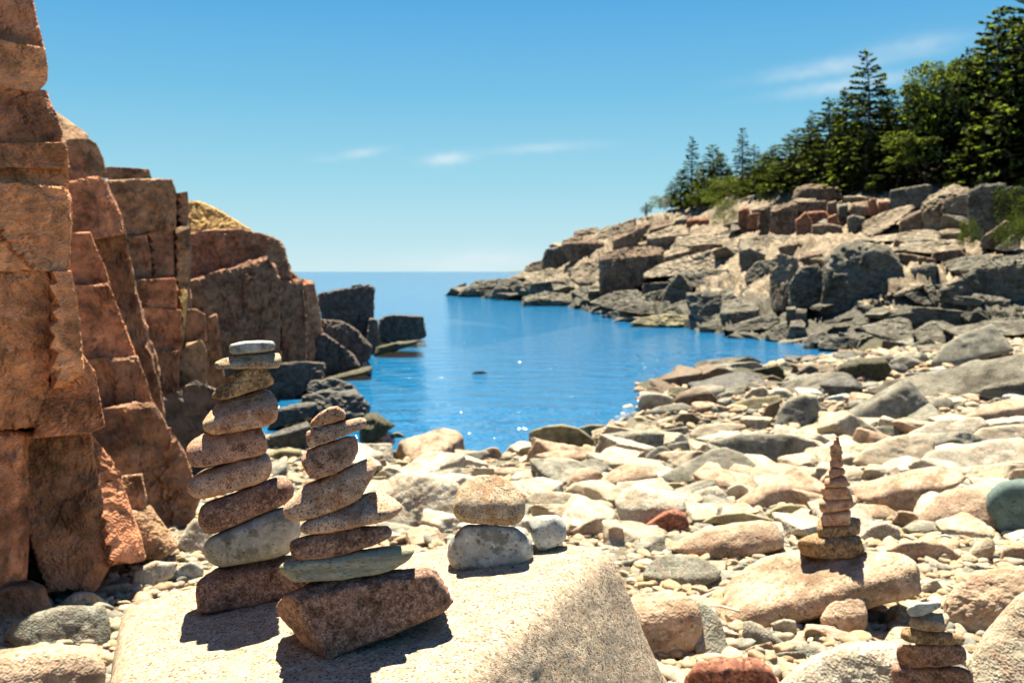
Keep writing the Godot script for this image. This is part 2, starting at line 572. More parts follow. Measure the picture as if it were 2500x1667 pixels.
func cairn_data() -> Array:
	var a := "stones of the taller rear cairn on the big boulder"
	var b := "stones of the front cairn on the big boulder"
	var c := "stones resting by themselves on the big boulder"
	var d := "stones of the tall slender cairn on the pale slab"
	var e := "stones of the low cairn at the corner of the beach"
	return [
		[CA, [237, 95, 245, 75, 300, 62, 380, 57, 440, 60, 453, 78, 447, 100, 400, 112, 320, 118, 260, 124, 240, 112], {"d": 2.07, "t": 0.09, "p": 5.0, "a": 0.014, "m": "bluegrey", "g": a, "l": "smooth blue grey disc topping the taller rear cairn"}],
		[CA, [168, 160, 190, 146, 250, 126, 320, 108, 400, 112, 472, 112, 484, 130, 480, 165, 470, 185, 420, 190, 300, 182, 250, 190, 180, 190], {"d": 2.07, "t": 0.13, "p": 14.9, "a": 0.070, "st": 0.025, "m": "tan", "c": [[170, 166, 484, 140, 55]], "g": a, "l": "flat rough tan stone just under the grey disc"}],
		[CA, [155, 314, 175, 290, 205, 248, 240, 213, 290, 193, 320, 180, 405, 176, 425, 215, 450, 240, 446, 260, 400, 272, 330, 292, 230, 330, 160, 328], {"d": 2.07, "t": 0.12, "p": 21.6, "a": 0.042, "st": 0.025, "m": "ochre", "c": [[240, 330, 300, 185, 40], [170, 310, 300, 200, 55]], "g": a, "l": "angular dark ochre wedge, third stone down in the rear cairn"}],
		[CA, [113, 440, 122, 418, 160, 373, 190, 333, 240, 308, 330, 288, 400, 274, 432, 283, 460, 323, 469, 350, 468, 392, 450, 427, 410, 450, 330, 463, 260, 478, 170, 493, 123, 468], {"d": 2.07, "t": 0.16, "p": 12.2, "a": 0.028, "st": 0.025, "m": "pink", "c": [[120, 430, 460, 340, 58]], "g": a, "l": "pale pink granite block below the ochre wedge in the rear cairn"}],
		[CA, [41, 555, 50, 528, 85, 498, 130, 480, 250, 476, 340, 458, 392, 452, 405, 478, 418, 530, 413, 567, 390, 583, 300, 603, 190, 628, 115, 640, 70, 634, 51, 612], {"d": 2.07, "t": 0.17, "p": 13.5, "a": 0.028, "st": 0.025, "m": "rose", "c": [[50, 560, 410, 490, 52]], "g": a, "l": "rose granite brick in the middle of the rear cairn"}],
		[CA, [39, 730, 45, 708, 70, 682, 130, 646, 230, 620, 330, 586, 400, 566, 422, 572, 439, 610, 441, 650, 426, 687, 390, 709, 300, 734, 200, 764, 110, 785, 75, 778, 47, 752], {"d": 2.07, "t": 0.18, "p": 10.8, "a": 0.028, "st": 0.025, "m": "pink", "c": [[45, 715, 430, 600, 60]], "g": a, "l": "speckled pink granite loaf under the rose brick"}],
		[CA, [87, 880, 95, 833, 120, 797, 200, 766, 320, 731, 400, 696, 450, 677, 490, 672, 526, 698, 541, 740, 531, 777, 500, 803, 420, 834, 330, 874, 240, 919, 160, 945, 130, 943, 94, 907], {"d": 2.07, "t": 0.2, "p": 10.8, "a": 0.035, "st": 0.025, "m": "brown", "c": [[100, 830, 520, 700, 55]], "g": a, "l": "long brown mottled stone lying on the grey oval"}],
		[CA, [116, 1030, 121, 988, 150, 950, 220, 922, 300, 885, 390, 842, 470, 815, 530, 812, 566, 850, 574, 930, 545, 1000, 510, 1034, 400, 1064, 280, 1085, 200, 1097, 150, 1078, 124, 1052], {"d": 2.07, "t": 0.22, "p": 4.2, "a": 0.011, "m": "grey", "g": a, "l": "big smooth grey oval stone in the lower rear cairn"}],
		[CA, [83, 1165, 100, 1142, 180, 1082, 400, 1040, 520, 1030, 610, 1040, 650, 1100, 615, 1165, 440, 1258, 250, 1284, 130, 1304, 90, 1299, 82, 1220], {"d": 2.08, "t": 0.2, "p": 27.0, "a": 0.035, "st": 0.025, "m": "brown", "c": [[95, 1162, 560, 1066, 72]], "g": a, "l": "rectangular brown block, base of the taller rear cairn"}],
		[CA, [610, 440, 620, 418, 660, 383, 700, 360, 735, 355, 767, 373, 775, 395, 767, 417, 720, 428, 660, 443, 618, 458], {"d": 1.75, "t": 0.07, "p": 10.8, "a": 0.042, "st": 0.025, "m": "pink", "g": b, "l": "small pink pebble on the very top of the front cairn"}],
		[CA, [588, 505, 594, 472, 640, 456, 720, 441, 800, 416, 840, 407, 864, 412, 872, 432, 857, 457, 800, 479, 720, 504, 650, 538, 604, 545, 591, 527], {"d": 1.75, "t": 0.09, "p": 13.5, "a": 0.035, "st": 0.025, "m": "pink", "c": [[590, 490, 870, 420, 50]], "g": b, "l": "thin slanting pink slab under the top pebble of the front cairn"}],
		[CA, [566, 600, 578, 568, 620, 546, 700, 516, 790, 491, 817, 491, 834, 515, 835, 562, 817, 603, 760, 654, 700, 679, 640, 696, 608, 684, 578, 642], {"d": 1.75, "t": 0.11, "p": 16.2, "a": 0.042, "st": 0.025, "m": "rose", "c": [[570, 600, 800, 510, 55], [735, 500, 790, 690, 40]], "g": b, "l": "dark rose angular stone, third down in the front cairn"}],
		[CA, [481, 840, 489, 813, 530, 771, 575, 726, 620, 706, 700, 671, 780, 636, 850, 601, 887, 586, 912, 613, 917, 647, 897, 679, 866, 715, 860, 750, 840, 779, 790, 814, 700, 854, 600, 879, 530, 886, 493, 867], {"d": 1.75, "t": 0.13, "p": 10.8, "a": 0.028, "st": 0.025, "m": "pink", "c": [[500, 820, 900, 640, 45]], "g": b, "l": "large tilted pink granite stone in the middle of the front cairn"}],
		[CA, [558, 905, 580, 882, 650, 856, 760, 816, 830, 786, 870, 764, 892, 744, 942, 747, 1002, 777, 1030, 803, 1032, 832, 1000, 863, 920, 889, 830, 909, 720, 934, 620, 944, 568, 938], {"d": 1.75, "t": 0.17, "p": 14.9, "a": 0.042, "st": 0.025, "m": "pink", "c": [[560, 900, 1030, 818, 62]], "g": b, "l": "pink stone with a pale sunlit tip jutting out to one side"}],
		[CA, [510, 1000, 519, 972, 560, 951, 680, 926, 800, 901, 900, 900, 972, 897, 990, 920, 987, 947, 950, 974, 900, 994, 820, 1019, 720, 1049, 620, 1064, 560, 1064, 523, 1048], {"d": 1.75, "t": 0.14, "p": 12.2, "a": 0.035, "st": 0.025, "m": "brown", "c": [[515, 985, 985, 915, 52]], "g": b, "l": "mottled brown stone resting on the pale green slate"}],
		[CA, [466, 1095, 479, 1072, 520, 1061, 650, 1051, 800, 1031, 930, 1006, 990, 991, 1040, 994, 1094, 1011, 1077, 1042, 1022, 1088, 960, 1114, 860, 1134, 760, 1154, 640, 1160, 540, 1162, 498, 1143], {"d": 1.75, "t": 0.16, "p": 16.2, "a": 0.035, "st": 0.025, "m": "slate", "c": [[470, 1085, 1090, 1012, 70]], "g": b, "l": "thin pale green slate sliver above the dark base block"}],
		[CA, [435, 1280, 449, 1252, 490, 1211, 560, 1180, 620, 1154, 760, 1122, 960, 1102, 1100, 1088, 1192, 1100, 1228, 1150, 1268, 1225, 1270, 1267, 1240, 1299, 1130, 1344, 1000, 1394, 860, 1454, 740, 1504, 700, 1519, 668, 1514, 600, 1474, 530, 1404, 468, 1333, 443, 1312], {"d": 1.74, "t": 0.17, "p": 23.0, "a": 0.025, "lv": 5, "st": 0.025, "m": "brown", "c": [[530, 1235, 1195, 1118, 72], [690, 1515, 528, 1235, 55], [1150, 1100, 1268, 1260, 20]], "g": b, "l": "big dark brown angular block, base of the front cairn"}],
		[CC, [278, 560, 288, 480, 318, 350, 368, 238, 418, 178, 490, 127, 600, 92, 750, 84, 872, 92, 982, 137, 1084, 208, 1174, 298, 1214, 390, 1229, 500, 1221, 624, 1182, 694, 1080, 749, 980, 761, 800, 749, 600, 734, 478, 729, 378, 694, 298, 633], {"d": 2.16, "t": 0.16, "p": 9.5, "a": 0.017, "lv": 5, "st": 0.025, "m": "tan", "c": [[290, 440, 1225, 440, 52]], "g": c, "l": "pale rounded granite stone balanced on the grey boulder stone"}],
		[CC, [203, 1130, 213, 1028, 248, 926, 318, 836, 398, 754, 480, 722, 700, 735, 1000, 745, 1104, 764, 1205, 836, 1294, 938, 1329, 1030, 1329, 1122, 1293, 1194, 1203, 1266, 1060, 1298, 900, 1328, 700, 1347, 500, 1376, 398, 1370, 317, 1344, 237, 1243], {"d": 2.16, "t": 0.2, "p": 7.4, "a": 0.028, "lv": 5, "m": "bluegrey", "g": c, "l": "grey water worn stone carrying the pale rounded granite stone"}],
		[CC, [1243, 670, 1290, 631, 1400, 616, 1550, 606, 1652, 616, 1714, 690, 1749, 800, 1749, 902, 1703, 974, 1600, 1025, 1480, 1065, 1398, 1074, 1346, 1023, 1306, 902, 1266, 782], {"d": 2.24, "t": 0.12, "p": 12.2, "a": 0.028, "st": 0.025, "m": "white", "c": [[1300, 820, 1560, 690, 45], [1560, 700, 1700, 900, 35]], "g": c, "l": "small whitish grey stone sitting apart beside the stacked pair"}],
		[CD, [898, 322, 920, 303, 942, 326, 936, 354, 908, 356], {"d": 4.56, "t": 0.03, "st": 0.025, "m": "ochre", "p": 12.2, "g": d, "l": "tiny tip pebble of the tall slender cairn"}],
		[CD, [878, 348, 938, 346, 932, 376, 950, 400, 872, 402], {"d": 4.56, "t": 0.04, "st": 0.025, "m": "rose", "p": 16.2, "g": d, "l": "second tiny reddish chip of the tall slender cairn"}],
		[CD, [826, 418, 862, 392, 946, 394, 972, 430, 968, 472, 840, 476], {"d": 4.56, "t": 0.08, "st": 0.025, "m": "pink", "p": 18.9, "g": d, "l": "third small rosy chip of the tall slender cairn"}],
		[CD, [828, 478, 862, 464, 976, 466, 984, 500, 966, 530, 840, 524], {"d": 4.56, "t": 0.08, "st": 0.025, "m": "tan", "p": 18.9, "g": d, "l": "fourth small tan chip of the tall slender cairn"}],
		[CD, [836, 528, 880, 514, 970, 526, 976, 560, 958, 592, 850, 572], {"d": 4.56, "t": 0.09, "st": 0.025, "m": "pink", "p": 18.9, "g": d, "l": "fifth small rosy stone of the tall slender cairn"}],
		[CD, [828, 580, 870, 560, 976, 588, 988, 640, 966, 664, 832, 660], {"d": 4.56, "t": 0.1, "st": 0.025, "m": "rose", "p": 18.9, "g": d, "l": "sixth dark red stone of the tall slender cairn"}],
		[CD, [816, 690, 830, 660, 990, 664, 1012, 700, 1008, 740, 830, 794, 818, 770], {"d": 4.56, "t": 0.11, "st": 0.025, "m": "rose", "p": 18.9, "c": [[818, 694, 1010, 684, 55]], "g": d, "l": "seventh red stone, sloping, of the tall slender cairn"}],
		[CD, [766, 880, 776, 792, 830, 780, 985, 750, 1016, 776, 1070, 852, 1062, 880, 950, 896, 800, 892], {"d": 4.56, "t": 0.14, "st": 0.025, "m": "pink", "p": 16.2, "c": [[770, 840, 1060, 815, 50]], "g": d, "l": "eighth rosy stone with a peaked top in the tall slender cairn"}],
		[CD, [720, 905, 760, 888, 1020, 884, 1060, 920, 1084, 1000, 1060, 1024, 790, 1040, 760, 1016], {"d": 4.56, "t": 0.16, "st": 0.025, "m": "pink", "p": 18.9, "c": [[720, 912, 1060, 900, 50], [860, 1040, 840, 890, 40]], "g": d, "l": "ninth stone with a pale sunlit end in the tall slender cairn"}],
		[CD, [696, 1060, 740, 1006, 900, 1020, 1080, 990, 1130, 980, 1158, 1020, 1150, 1080, 1070, 1140, 900, 1175, 740, 1182, 704, 1130], {"d": 4.56, "t": 0.22, "st": 0.025, "m": "pink", "p": 14.9, "c": [[700, 1066, 1120, 1064, 58]], "g": d, "l": "tenth wide rosy slab in the tall slender cairn"}],
		[CD, [738, 1200, 770, 1166, 1072, 1140, 1082, 1180, 1080, 1310, 1060, 1326, 780, 1340, 756, 1330], {"d": 4.56, "t": 0.2, "st": 0.025, "m": "pink", "p": 24.3, "c": [[742, 1214, 1080, 1200, 60]], "g": d, "l": "eleventh square brick shaped stone in the tall slender cairn"}],
		[CD, [678, 1400, 690, 1270, 740, 1220, 1080, 1226, 1170, 1236, 1196, 1290, 1180, 1430, 1100, 1450, 900, 1470, 760, 1482, 690, 1472], {"d": 4.56, "t": 0.26, "st": 0.025, "m": "ochre", "p": 17.6, "c": [[690, 1370, 1080, 1346, 62], [1070, 1340, 1130, 1480, 40]], "g": d, "l": "twelfth ochre stone just above the base of the tall slender cairn"}],
		[CB, [365, 680, 372, 640, 420, 600, 560, 520, 740, 470, 1300, 490, 1570, 520, 1620, 640, 1672, 830, 1660, 870, 1440, 975, 1200, 970, 850, 985, 640, 940, 470, 915, 400, 830], {"d": 4.54, "t": 0.3, "st": 0.025, "m": "ochre", "p": 20.2, "lv": 4, "c": [[380, 660, 1620, 640, 62], [850, 985, 560, 660, 35]], "g": d, "l": "broad ochre base stone of the tall slender cairn"}],
		[CE, [298, 340, 350, 282, 480, 222, 700, 197, 852, 187, 898, 240, 862, 302, 740, 368, 600, 428, 430, 458, 378, 453, 327, 402], {"d": 3.05, "t": 0.08, "m": "bluegrey", "p": 9.5, "a": 0.056, "g": e, "l": "ridged grey stone topping the low corner cairn"}],
		[CE, [348, 560, 368, 456, 450, 430, 700, 388, 900, 388, 987, 391, 1038, 460, 1012, 562, 942, 694, 912, 716, 700, 694, 480, 684, 378, 653, 353, 612], {"d": 3.05, "t": 0.1, "st": 0.025, "m": "tan", "p": 17.6, "a": 0.070, "c": [[360, 500, 1030, 580, 60]], "g": e, "l": "broken pale stone with a notch, second in the low corner cairn"}],
		[CE, [193, 790, 228, 636, 300, 606, 380, 634, 700, 680, 1092, 711, 1232, 746, 1303, 810, 1298, 882, 1200, 924, 1050, 954, 850, 969, 700, 954, 500, 919, 300, 894, 228, 853], {"d": 3.05, "t": 0.12, "st": 0.025, "m": "ochre", "p": 12.2, "a": 0.042, "c": [[200, 740, 1300, 800, 55]], "g": e, "l": "flat brown mottled stone, third in the low corner cairn"}],
		[CE, [118, 1060, 148, 976, 220, 924, 450, 922, 700, 940, 1000, 940, 1203, 922, 1283, 978, 1338, 1080, 1333, 1172, 1252, 1244, 1000, 1279, 700, 1290, 350, 1315, 198, 1309, 137, 1202], {"d": 3.05, "t": 0.13, "st": 0.025, "m": "brown", "p": 10.8, "a": 0.035, "c": [[600, 1290, 430, 940, 38]], "g": e, "l": "dark brown rounded stone, fourth in the low corner cairn"}],
		[CE, [28, 1380, 48, 1250, 150, 1280, 400, 1300, 900, 1282, 1182, 1286, 1404, 1376, 1434, 1480, 1470, 1760, 200, 1780, 100, 1600], {"d": 3.07, "t": 0.16, "st": 0.025, "m": "brown", "p": 17.6, "a": 0.035, "c": [[60, 1330, 1400, 1390, 62]], "g": e, "l": "dark brown base block of the low corner cairn"}],
	]

func beach_data() -> Array:
	return [
		[B5, [590, 960, 640, 860, 720, 760, 850, 710, 1050, 670, 1450, 675, 1650, 690, 1760, 745, 1780, 800, 1785, 940, 1600, 1000, 1200, 1060, 850, 1160, 700, 1200, 650, 1170, 610, 1050], {"m": "blush", "p": 11.0, "lv": 5, "k": 0.01, "c": [[760, 1050, 1775, 775, 70]], "l": "long pale slab carrying the tall slender cairn"}],
		[B5, [320, 700, 360, 640, 450, 590, 600, 550, 850, 512, 930, 530, 975, 600, 985, 680, 850, 720, 750, 755, 600, 760, 450, 730], {"m": "blush", "p": 7.0, "lv": 4, "c": [[360, 700, 960, 620, 45]], "l": "rounded blush boulder behind the flat grey stone and the cairn slab"}],
		[B5, [160, 830, 200, 760, 280, 715, 400, 708, 540, 745, 620, 800, 600, 860, 480, 930, 350, 935, 260, 900, 170, 850], {"m": "stone_grey", "p": 14.0, "c": [[180, 840, 600, 850, 55]], "l": "flat grey stone lying between the big boulder and the cairn slab"}],
		[B5, [30, 1010, 100, 960, 300, 940, 450, 955, 500, 1030, 520, 1130, 480, 1260, 380, 1310, 260, 1340, 150, 1310, 60, 1150], {"m": "blush", "p": 9.0, "lv": 4, "k": 0.01, "c": [[60, 1130, 430, 1060, 48]], "l": "chunky blush boulder with a broken pink face close to the big boulder"}],
		[B5, [480, 980, 560, 1020, 620, 1110, 660, 1290, 600, 1320, 480, 1300, 440, 1200], {"m": "stone_grey", "p": 14.0, "lean": 40.0, "l": "grey tilted plate leaning behind the chunky blush boulder"}],
		[B5, [385, 1500, 400, 1420, 470, 1330, 600, 1303, 820, 1298, 900, 1360, 960, 1460, 975, 1600, 380, 1600], {"m": "red", "p": 14.0, "lv": 4, "c": [[400, 1380, 900, 1365, 55], [490, 1600, 470, 1330, 35]], "l": "deep red granite block at the foot of the big boulder"}],
		[B5, [930, 1460, 1050, 1350, 1200, 1260, 1400, 1210, 1600, 1210, 1720, 1260, 1800, 1400, 1800, 1650, 930, 1650], {"m": "pale", "p": 6.0, "lv": 4, "lean": 30.0, "l": "large cream hump of rock beside the low corner cairn"}],
		[B5, [1180, 1080, 1220, 1010, 1330, 930, 1380, 915, 1430, 950, 1460, 1050, 1450, 1130, 1410, 1205, 1340, 1210, 1240, 1170, 1190, 1120], {"m": "blush", "p": 10.0, "lv": 4, "c": [[1190, 1090, 1450, 1060, 40]], "l": "heart shaped blush stone standing in front of the cairn slab"}],
		[B5, [900, 1110, 980, 1082, 1040, 1095, 1058, 1180, 1000, 1200, 920, 1160], {"m": "pale", "p": 8.0, "l": "small whitish stone in front of the cairn slab"}],
		[B5, [730, 1230, 740, 1100, 780, 1092, 870, 1150, 950, 1200, 1000, 1250, 900, 1275, 750, 1255], {"m": "stone_grey", "p": 13.0, "c": [[735, 1150, 950, 1215, 45]], "l": "wedge of grey pink stone in front of the cairn slab"}],
		[B5, [740, 1270, 800, 1240, 900, 1215, 920, 1260, 880, 1300, 780, 1300], {"m": "blush", "p": 12.0, "l": "flat blush stone below the grey pink wedge"}],
		[B5, [890, 1340, 900, 1290, 980, 1275, 1090, 1270, 1105, 1300, 960, 1360], {"m": "stone_grey", "p": 10.0, "l": "flat grey stone at the edge of the cream hump"}],
		[B5, [1445, 1000, 1475, 948, 1520, 975, 1560, 1030, 1530, 1085, 1460, 1082], {"m": "blush", "p": 12.0, "l": "small upright stone between the heart shaped stone and the low cairn"}],
		[B5, [1555, 1090, 1580, 1020, 1640, 995, 1700, 1020, 1705, 1120, 1640, 1145, 1570, 1140], {"m": "cream", "p": 9.0, "l": "rounded cream stone just behind the low corner cairn"}],
		[B5, [1870, 1100, 1900, 960, 1980, 870, 2080, 810, 2250, 788, 2520, 780, 2560, 1100, 2200, 1160, 2100, 1200, 2000, 1195, 1900, 1150], {"m": "blush", "p": 9.0, "lv": 5, "a": 0.05, "k": 0.015, "c": [[1900, 1000, 2300, 980, 45]], "l": "rough pitted boulder behind the low corner cairn"}],
		[B5, [2020, 1500, 2040, 1350, 2100, 1230, 2200, 1120, 2350, 955, 2640, 880, 2640, 1700, 2020, 1700], {"m": "cream", "p": 6.0, "lv": 4, "lean": 35.0, "l": "large smooth cream boulder next to the low corner cairn"}],
		[B5, [2122, 430, 2150, 350, 2220, 292, 2330, 275, 2480, 290, 2560, 400, 2560, 560, 2480, 650, 2350, 662, 2200, 612, 2140, 520], {"m": "teal", "p": 4.5, "lv": 4, "a": 0.012, "l": "round dark teal boulder, smooth as a ball"}],
		[B5, [1725, 590, 1760, 480, 1820, 400, 1900, 340, 2050, 325, 2200, 335, 2250, 450, 2200, 620, 1960, 628, 1800, 622], {"m": "blush", "p": 7.0, "lv": 4, "k": 0.008, "c": [[1740, 540, 2200, 500, 35]], "l": "rounded cream and pink boulder touching the teal boulder"}],
		[B5, [640, 440, 720, 390, 850, 300, 1030, 200, 1100, 250, 1250, 330, 1270, 420, 1180, 450, 980, 445, 870, 474, 760, 470], {"m": "blush", "p": 13.0, "lv": 4, "c": [[700, 460, 950, 320, 62], [940, 330, 1270, 345, 65]], "l": "roof shaped pale slab with a pink flank behind the slender cairn"}],
		[B5, [1340, 335, 1500, 290, 1700, 230, 1880, 198, 1980, 223, 2037, 280, 1850, 380, 1780, 440, 1740, 492, 1690, 502, 1380, 400], {"m": "blush", "p": 13.0, "lv": 4, "c": [[1340, 350, 1640, 335, 65], [1620, 340, 1900, 240, 60]], "l": "long saddle shaped slab with a brown pink flank"}],
		[B5, [1360, 190, 1440, 110, 1550, 50, 1700, 20, 1800, 13, 1852, 60, 1852, 170, 1760, 217, 1560, 257, 1450, 222], {"m": "cream", "p": 10.0, "lv": 4, "lean": 35.0, "k": 0.01, "l": "broad cream slab above the saddle shaped slab"}],
		[B5, [1750, 200, 1800, 130, 1900, 98, 2200, 58, 2330, 38, 2460, 90, 2460, 270, 2150, 284, 1950, 232], {"m": "pale", "p": 9.0, "lv": 4, "lean": 40.0, "l": "long whitish slab at the edge of the beach above the teal boulder"}],
		[B5, [2120, 250, 2160, 200, 2300, 177, 2450, 184, 2450, 292, 2200, 295], {"m": "cream", "p": 8.0, "l": "low cream stone wedged above the teal boulder"}],
		[B5, [1560, 690, 1650, 645, 1780, 628, 1920, 660, 1990, 720, 1970, 782, 1850, 788, 1700, 745], {"m": "blush", "p": 9.0, "k": 0.01, "l": "rosy broken stones below the cream and pink boulder"}],
		[B5, [1828, 635, 1850, 605, 1905, 597, 1958, 615, 1960, 645, 1900, 657, 1840, 655], {"m": "bluegrey", "p": 5.0, "l": "blue grey oval pebble in front of the teal boulder"}],
		[B5, [2030, 720, 2060, 670, 2140, 613, 2182, 628, 2192, 690, 2150, 772, 2110, 788, 2050, 762], {"m": "cream", "p": 9.0, "c": [[2035, 720, 2185, 660, 40]], "l": "pointed cream cobble below the teal boulder"}],
		[B5, [2210, 760, 2230, 690, 2290, 665, 2420, 668, 2450, 780, 2300, 795, 2215, 790], {"m": "blush", "p": 10.0, "l": "squat blush block at the beach edge under the teal boulder"}],
		[B5, [1410, 610, 1470, 550, 1560, 525, 1640, 560, 1650, 630, 1560, 668, 1430, 660], {"m": "pale", "p": 8.0, "l": "rounded whitish stone just right of the slender cairn"}],
		[B5, [1370, 440, 1400, 418, 1560, 430, 1660, 490, 1672, 510, 1560, 545, 1420, 540], {"m": "blush", "p": 12.0, "c": [[1380, 470, 1665, 505, 60]], "l": "flat topped stone under the saddle shaped slab"}],
		[B5, [875, 480, 920, 440, 1000, 420, 1100, 428, 1135, 470, 1130, 540, 1040, 555, 900, 520], {"m": "yellow", "p": 8.0, "l": "yellowish stone under the roof shaped slab"}],
		[B5, [500, 530, 560, 490, 740, 465, 880, 500, 1040, 545, 1040, 580, 900, 560, 700, 540], {"m": "yellow", "p": 9.0, "l": "low yellow slab in front of the roof shaped slab"}],
		[B5, [1130, 480, 1150, 400, 1220, 385, 1330, 400, 1420, 470, 1420, 560, 1150, 560], {"m": "pale", "p": 9.0, "l": "pale block standing right behind the slender cairn"}],
		[B5, [400, 420, 470, 350, 590, 318, 645, 370, 660, 440, 560, 460, 430, 455], {"m": "pale", "p": 11.0, "lean": 30.0, "l": "pale bleached block next to the cream stepped boulder"}],
		[B5, [438, 290, 470, 235, 540, 178, 600, 193, 652, 260, 657, 297, 600, 322, 470, 318], {"m": "cream", "p": 11.0, "c": [[445, 275, 655, 275, 55]], "l": "white topped wedge stone on the grey leaning slab"}],
		[B5, [653, 232, 690, 190, 800, 213, 862, 245, 867, 302, 770, 334, 680, 304], {"m": "blush", "p": 15.0, "c": [[660, 232, 862, 262, 60]], "l": "dark pink block with a thin pale top by the white wedge"}],
		[B5, [255, 268, 400, 190, 560, 108, 640, 96, 740, 130, 830, 210, 650, 305, 320, 315], {"m": "stone_grey", "p": 16.0, "lv": 4, "lean": 45.0, "l": "long grey slab leaning up from the cobbles"}],
		[B5, [650, 330, 720, 305, 770, 330, 780, 400, 700, 420, 650, 390], {"m": "pale", "p": 12.0, "l": "pale square cobble below the dark pink block"}],
		[B7, [520, 895, 560, 780, 680, 690, 800, 620, 1000, 593, 1130, 640, 1212, 740, 1217, 940, 1100, 930, 870, 960, 740, 1000, 690, 1045, 600, 1005, 530, 912], {"m": "blush", "p": 12.0, "lv": 4, "k": 0.012, "c": [[525, 890, 820, 780, 60], [800, 785, 1215, 745, 60]], "l": "large layered boulder with a pink underside near the water"}],
		[B7, [158, 870, 200, 758, 300, 678, 430, 663, 560, 720, 592, 770, 560, 952, 370, 982, 220, 942], {"m": "blush", "p": 10.0, "lv": 4, "c": [[430, 670, 440, 980, 45], [165, 850, 560, 800, 35]], "l": "rounded blush boulder touching the layered boulder"}],
		[B7, [708, 1060, 760, 958, 850, 897, 1000, 897, 1180, 957, 1500, 997, 1548, 1050, 1548, 1182, 1300, 1260, 1100, 1350, 900, 1402, 760, 1260], {"m": "pale", "p": 9.0, "lv": 4, "c": [[740, 1130, 1545, 1130, 50]], "l": "cream stepped boulder behind the red triangular stone"}],
		[B7, [958, 1402, 1100, 1288, 1300, 1158, 1450, 1142, 1532, 1200, 1572, 1330, 1450, 1413, 1080, 1428], {"m": "red", "p": 15.0, "lv": 4, "c": [[980, 1395, 1320, 1185, 55], [1300, 1190, 1540, 1215, 55]], "l": "red triangular stone leaning on the cream stepped boulder"}],
		[B7, [-320, 1010, -200, 930, 0, 928, 200, 958, 400, 1018, 595, 1120, 500, 1202, 300, 1222, 100, 1160, -250, 1150], {"m": "cream", "p": 11.0, "lv": 4, "c": [[60, 1140, 560, 1110, 35]], "l": "long low cream slab behind the stacked pair of stones"}],
		[B7, [190, 1405, 400, 1278, 560, 1212, 655, 1260, 655, 1482, 500, 1512, 300, 1465], {"m": "cream", "p": 9.0, "l": "smooth cream stone beside the small whitish grey stone"}],
		[B7, [630, 1500, 640, 1358, 720, 1338, 812, 1362, 802, 1562, 640, 1572], {"m": "blush", "p": 13.0, "l": "small upright post of pink stone among the pebbles"}],
		[B7, [-220, 525, 0, 470, 270, 468, 322, 530, 352, 645, 250, 660, 0, 620], {"m": "blush", "p": 13.0, "c": [[-220, 545, 330, 550, 62]], "l": "flat blush slab by the olive waterside boulder"}],
		[B7, [240, 480, 300, 423, 700, 428, 772, 500, 762, 562, 660, 575, 400, 565, 260, 525], {"m": "cream", "p": 12.0, "c": [[245, 500, 770, 510, 50]], "l": "oblong cream stone above the layered boulder"}],
		[B7, [-90, 700, -40, 600, 150, 553, 262, 660, 242, 752, 100, 795, -80, 770], {"m": "cream", "p": 12.0, "c": [[-80, 700, 250, 700, 45]], "l": "cream angular block behind the long low cream slab"}],
		[B7, [-300, 450, -275, 250, -100, 188, 80, 162, 300, 208, 545, 402, 450, 440, 200, 450, -100, 480], {"m": "olive", "p": 11.0, "lv": 4, "c": [[-200, 480, -270, 260, 60], [150, 420, 540, 400, -40]], "l": "big olive boulder at the water's edge"}],
		[B7, [280, 205, 430, 168, 600, 172, 622, 262, 500, 325, 400, 335, 300, 270], {"m": "olive", "p": 9.0, "l": "mossy yellow green stone next to the olive boulder"}],
		[B7, [555, 205, 700, 188, 882, 213, 884, 325, 720, 320, 590, 280], {"m": "cream", "p": 10.0, "l": "cream block at the waterline past the mossy stone"}],
		[B7, [490, 360, 560, 280, 680, 300, 740, 370, 700, 420, 540, 425], {"m": "blush", "p": 11.0, "l": "small peach coloured rock behind the oblong cream stone"}],
		[B7, [745, 375, 790, 312, 880, 320, 870, 380, 800, 398], {"m": "bluegrey", "p": 9.0, "l": "small pale blue stone in the beach rubble"}],
		[B7, [660, 430, 760, 398, 1085, 392, 1085, 450, 900, 470, 740, 462], {"m": "olive", "p": 14.0, "l": "flat mossy green slab behind the layered boulder"}],
		[B7, [1560, 300, 1620, 228, 1750, 168, 2000, 148, 2200, 168, 2232, 222, 2000, 275, 1700, 355], {"m": "cream", "p": 10.0, "lean": 40.0, "l": "pale slab lying near the dark standing stone"}],
		[B7, [1245, 335, 1258, 240, 1530, 192, 1572, 240, 1505, 305, 1350, 325], {"m": "stone_grey", "p": 14.0, "c": [[1480, 200, 1490, 320, 50]], "l": "grey block at the water's edge beyond the cream block"}],
		[B7, [880, 290, 990, 225, 1100, 195, 1115, 240, 1080, 290, 920, 320], {"m": "olive", "p": 11.0, "l": "small dull stone at the waterline"}],
		[B7, [1310, 440, 1330, 390, 1540, 360, 1740, 370, 1840, 440, 1640, 500, 1440, 530], {"m": "stone_grey", "p": 12.0, "lean": 25.0, "l": "angular grey slab behind the long leaning slab"}],
		[B7, [1000, 580, 1200, 430, 1290, 415, 1440, 540, 1320, 610, 1100, 610], {"m": "stone_grey", "p": 14.0, "lean": 25.0, "l": "grey peaked rock beside the layered boulder"}],
		[B7, [1230, 960, 1330, 840, 1420, 835, 1600, 880, 1650, 920, 1500, 990, 1300, 985], {"m": "yellow", "p": 9.0, "l": "yellow tinted stone between the stepped boulder and the white wedge"}],
		[B7, [350, 640, 450, 570, 640, 560, 700, 620, 660, 690, 480, 680], {"m": "pale", "p": 9.0, "l": "pale rounded cobble above the rounded blush boulder"}],
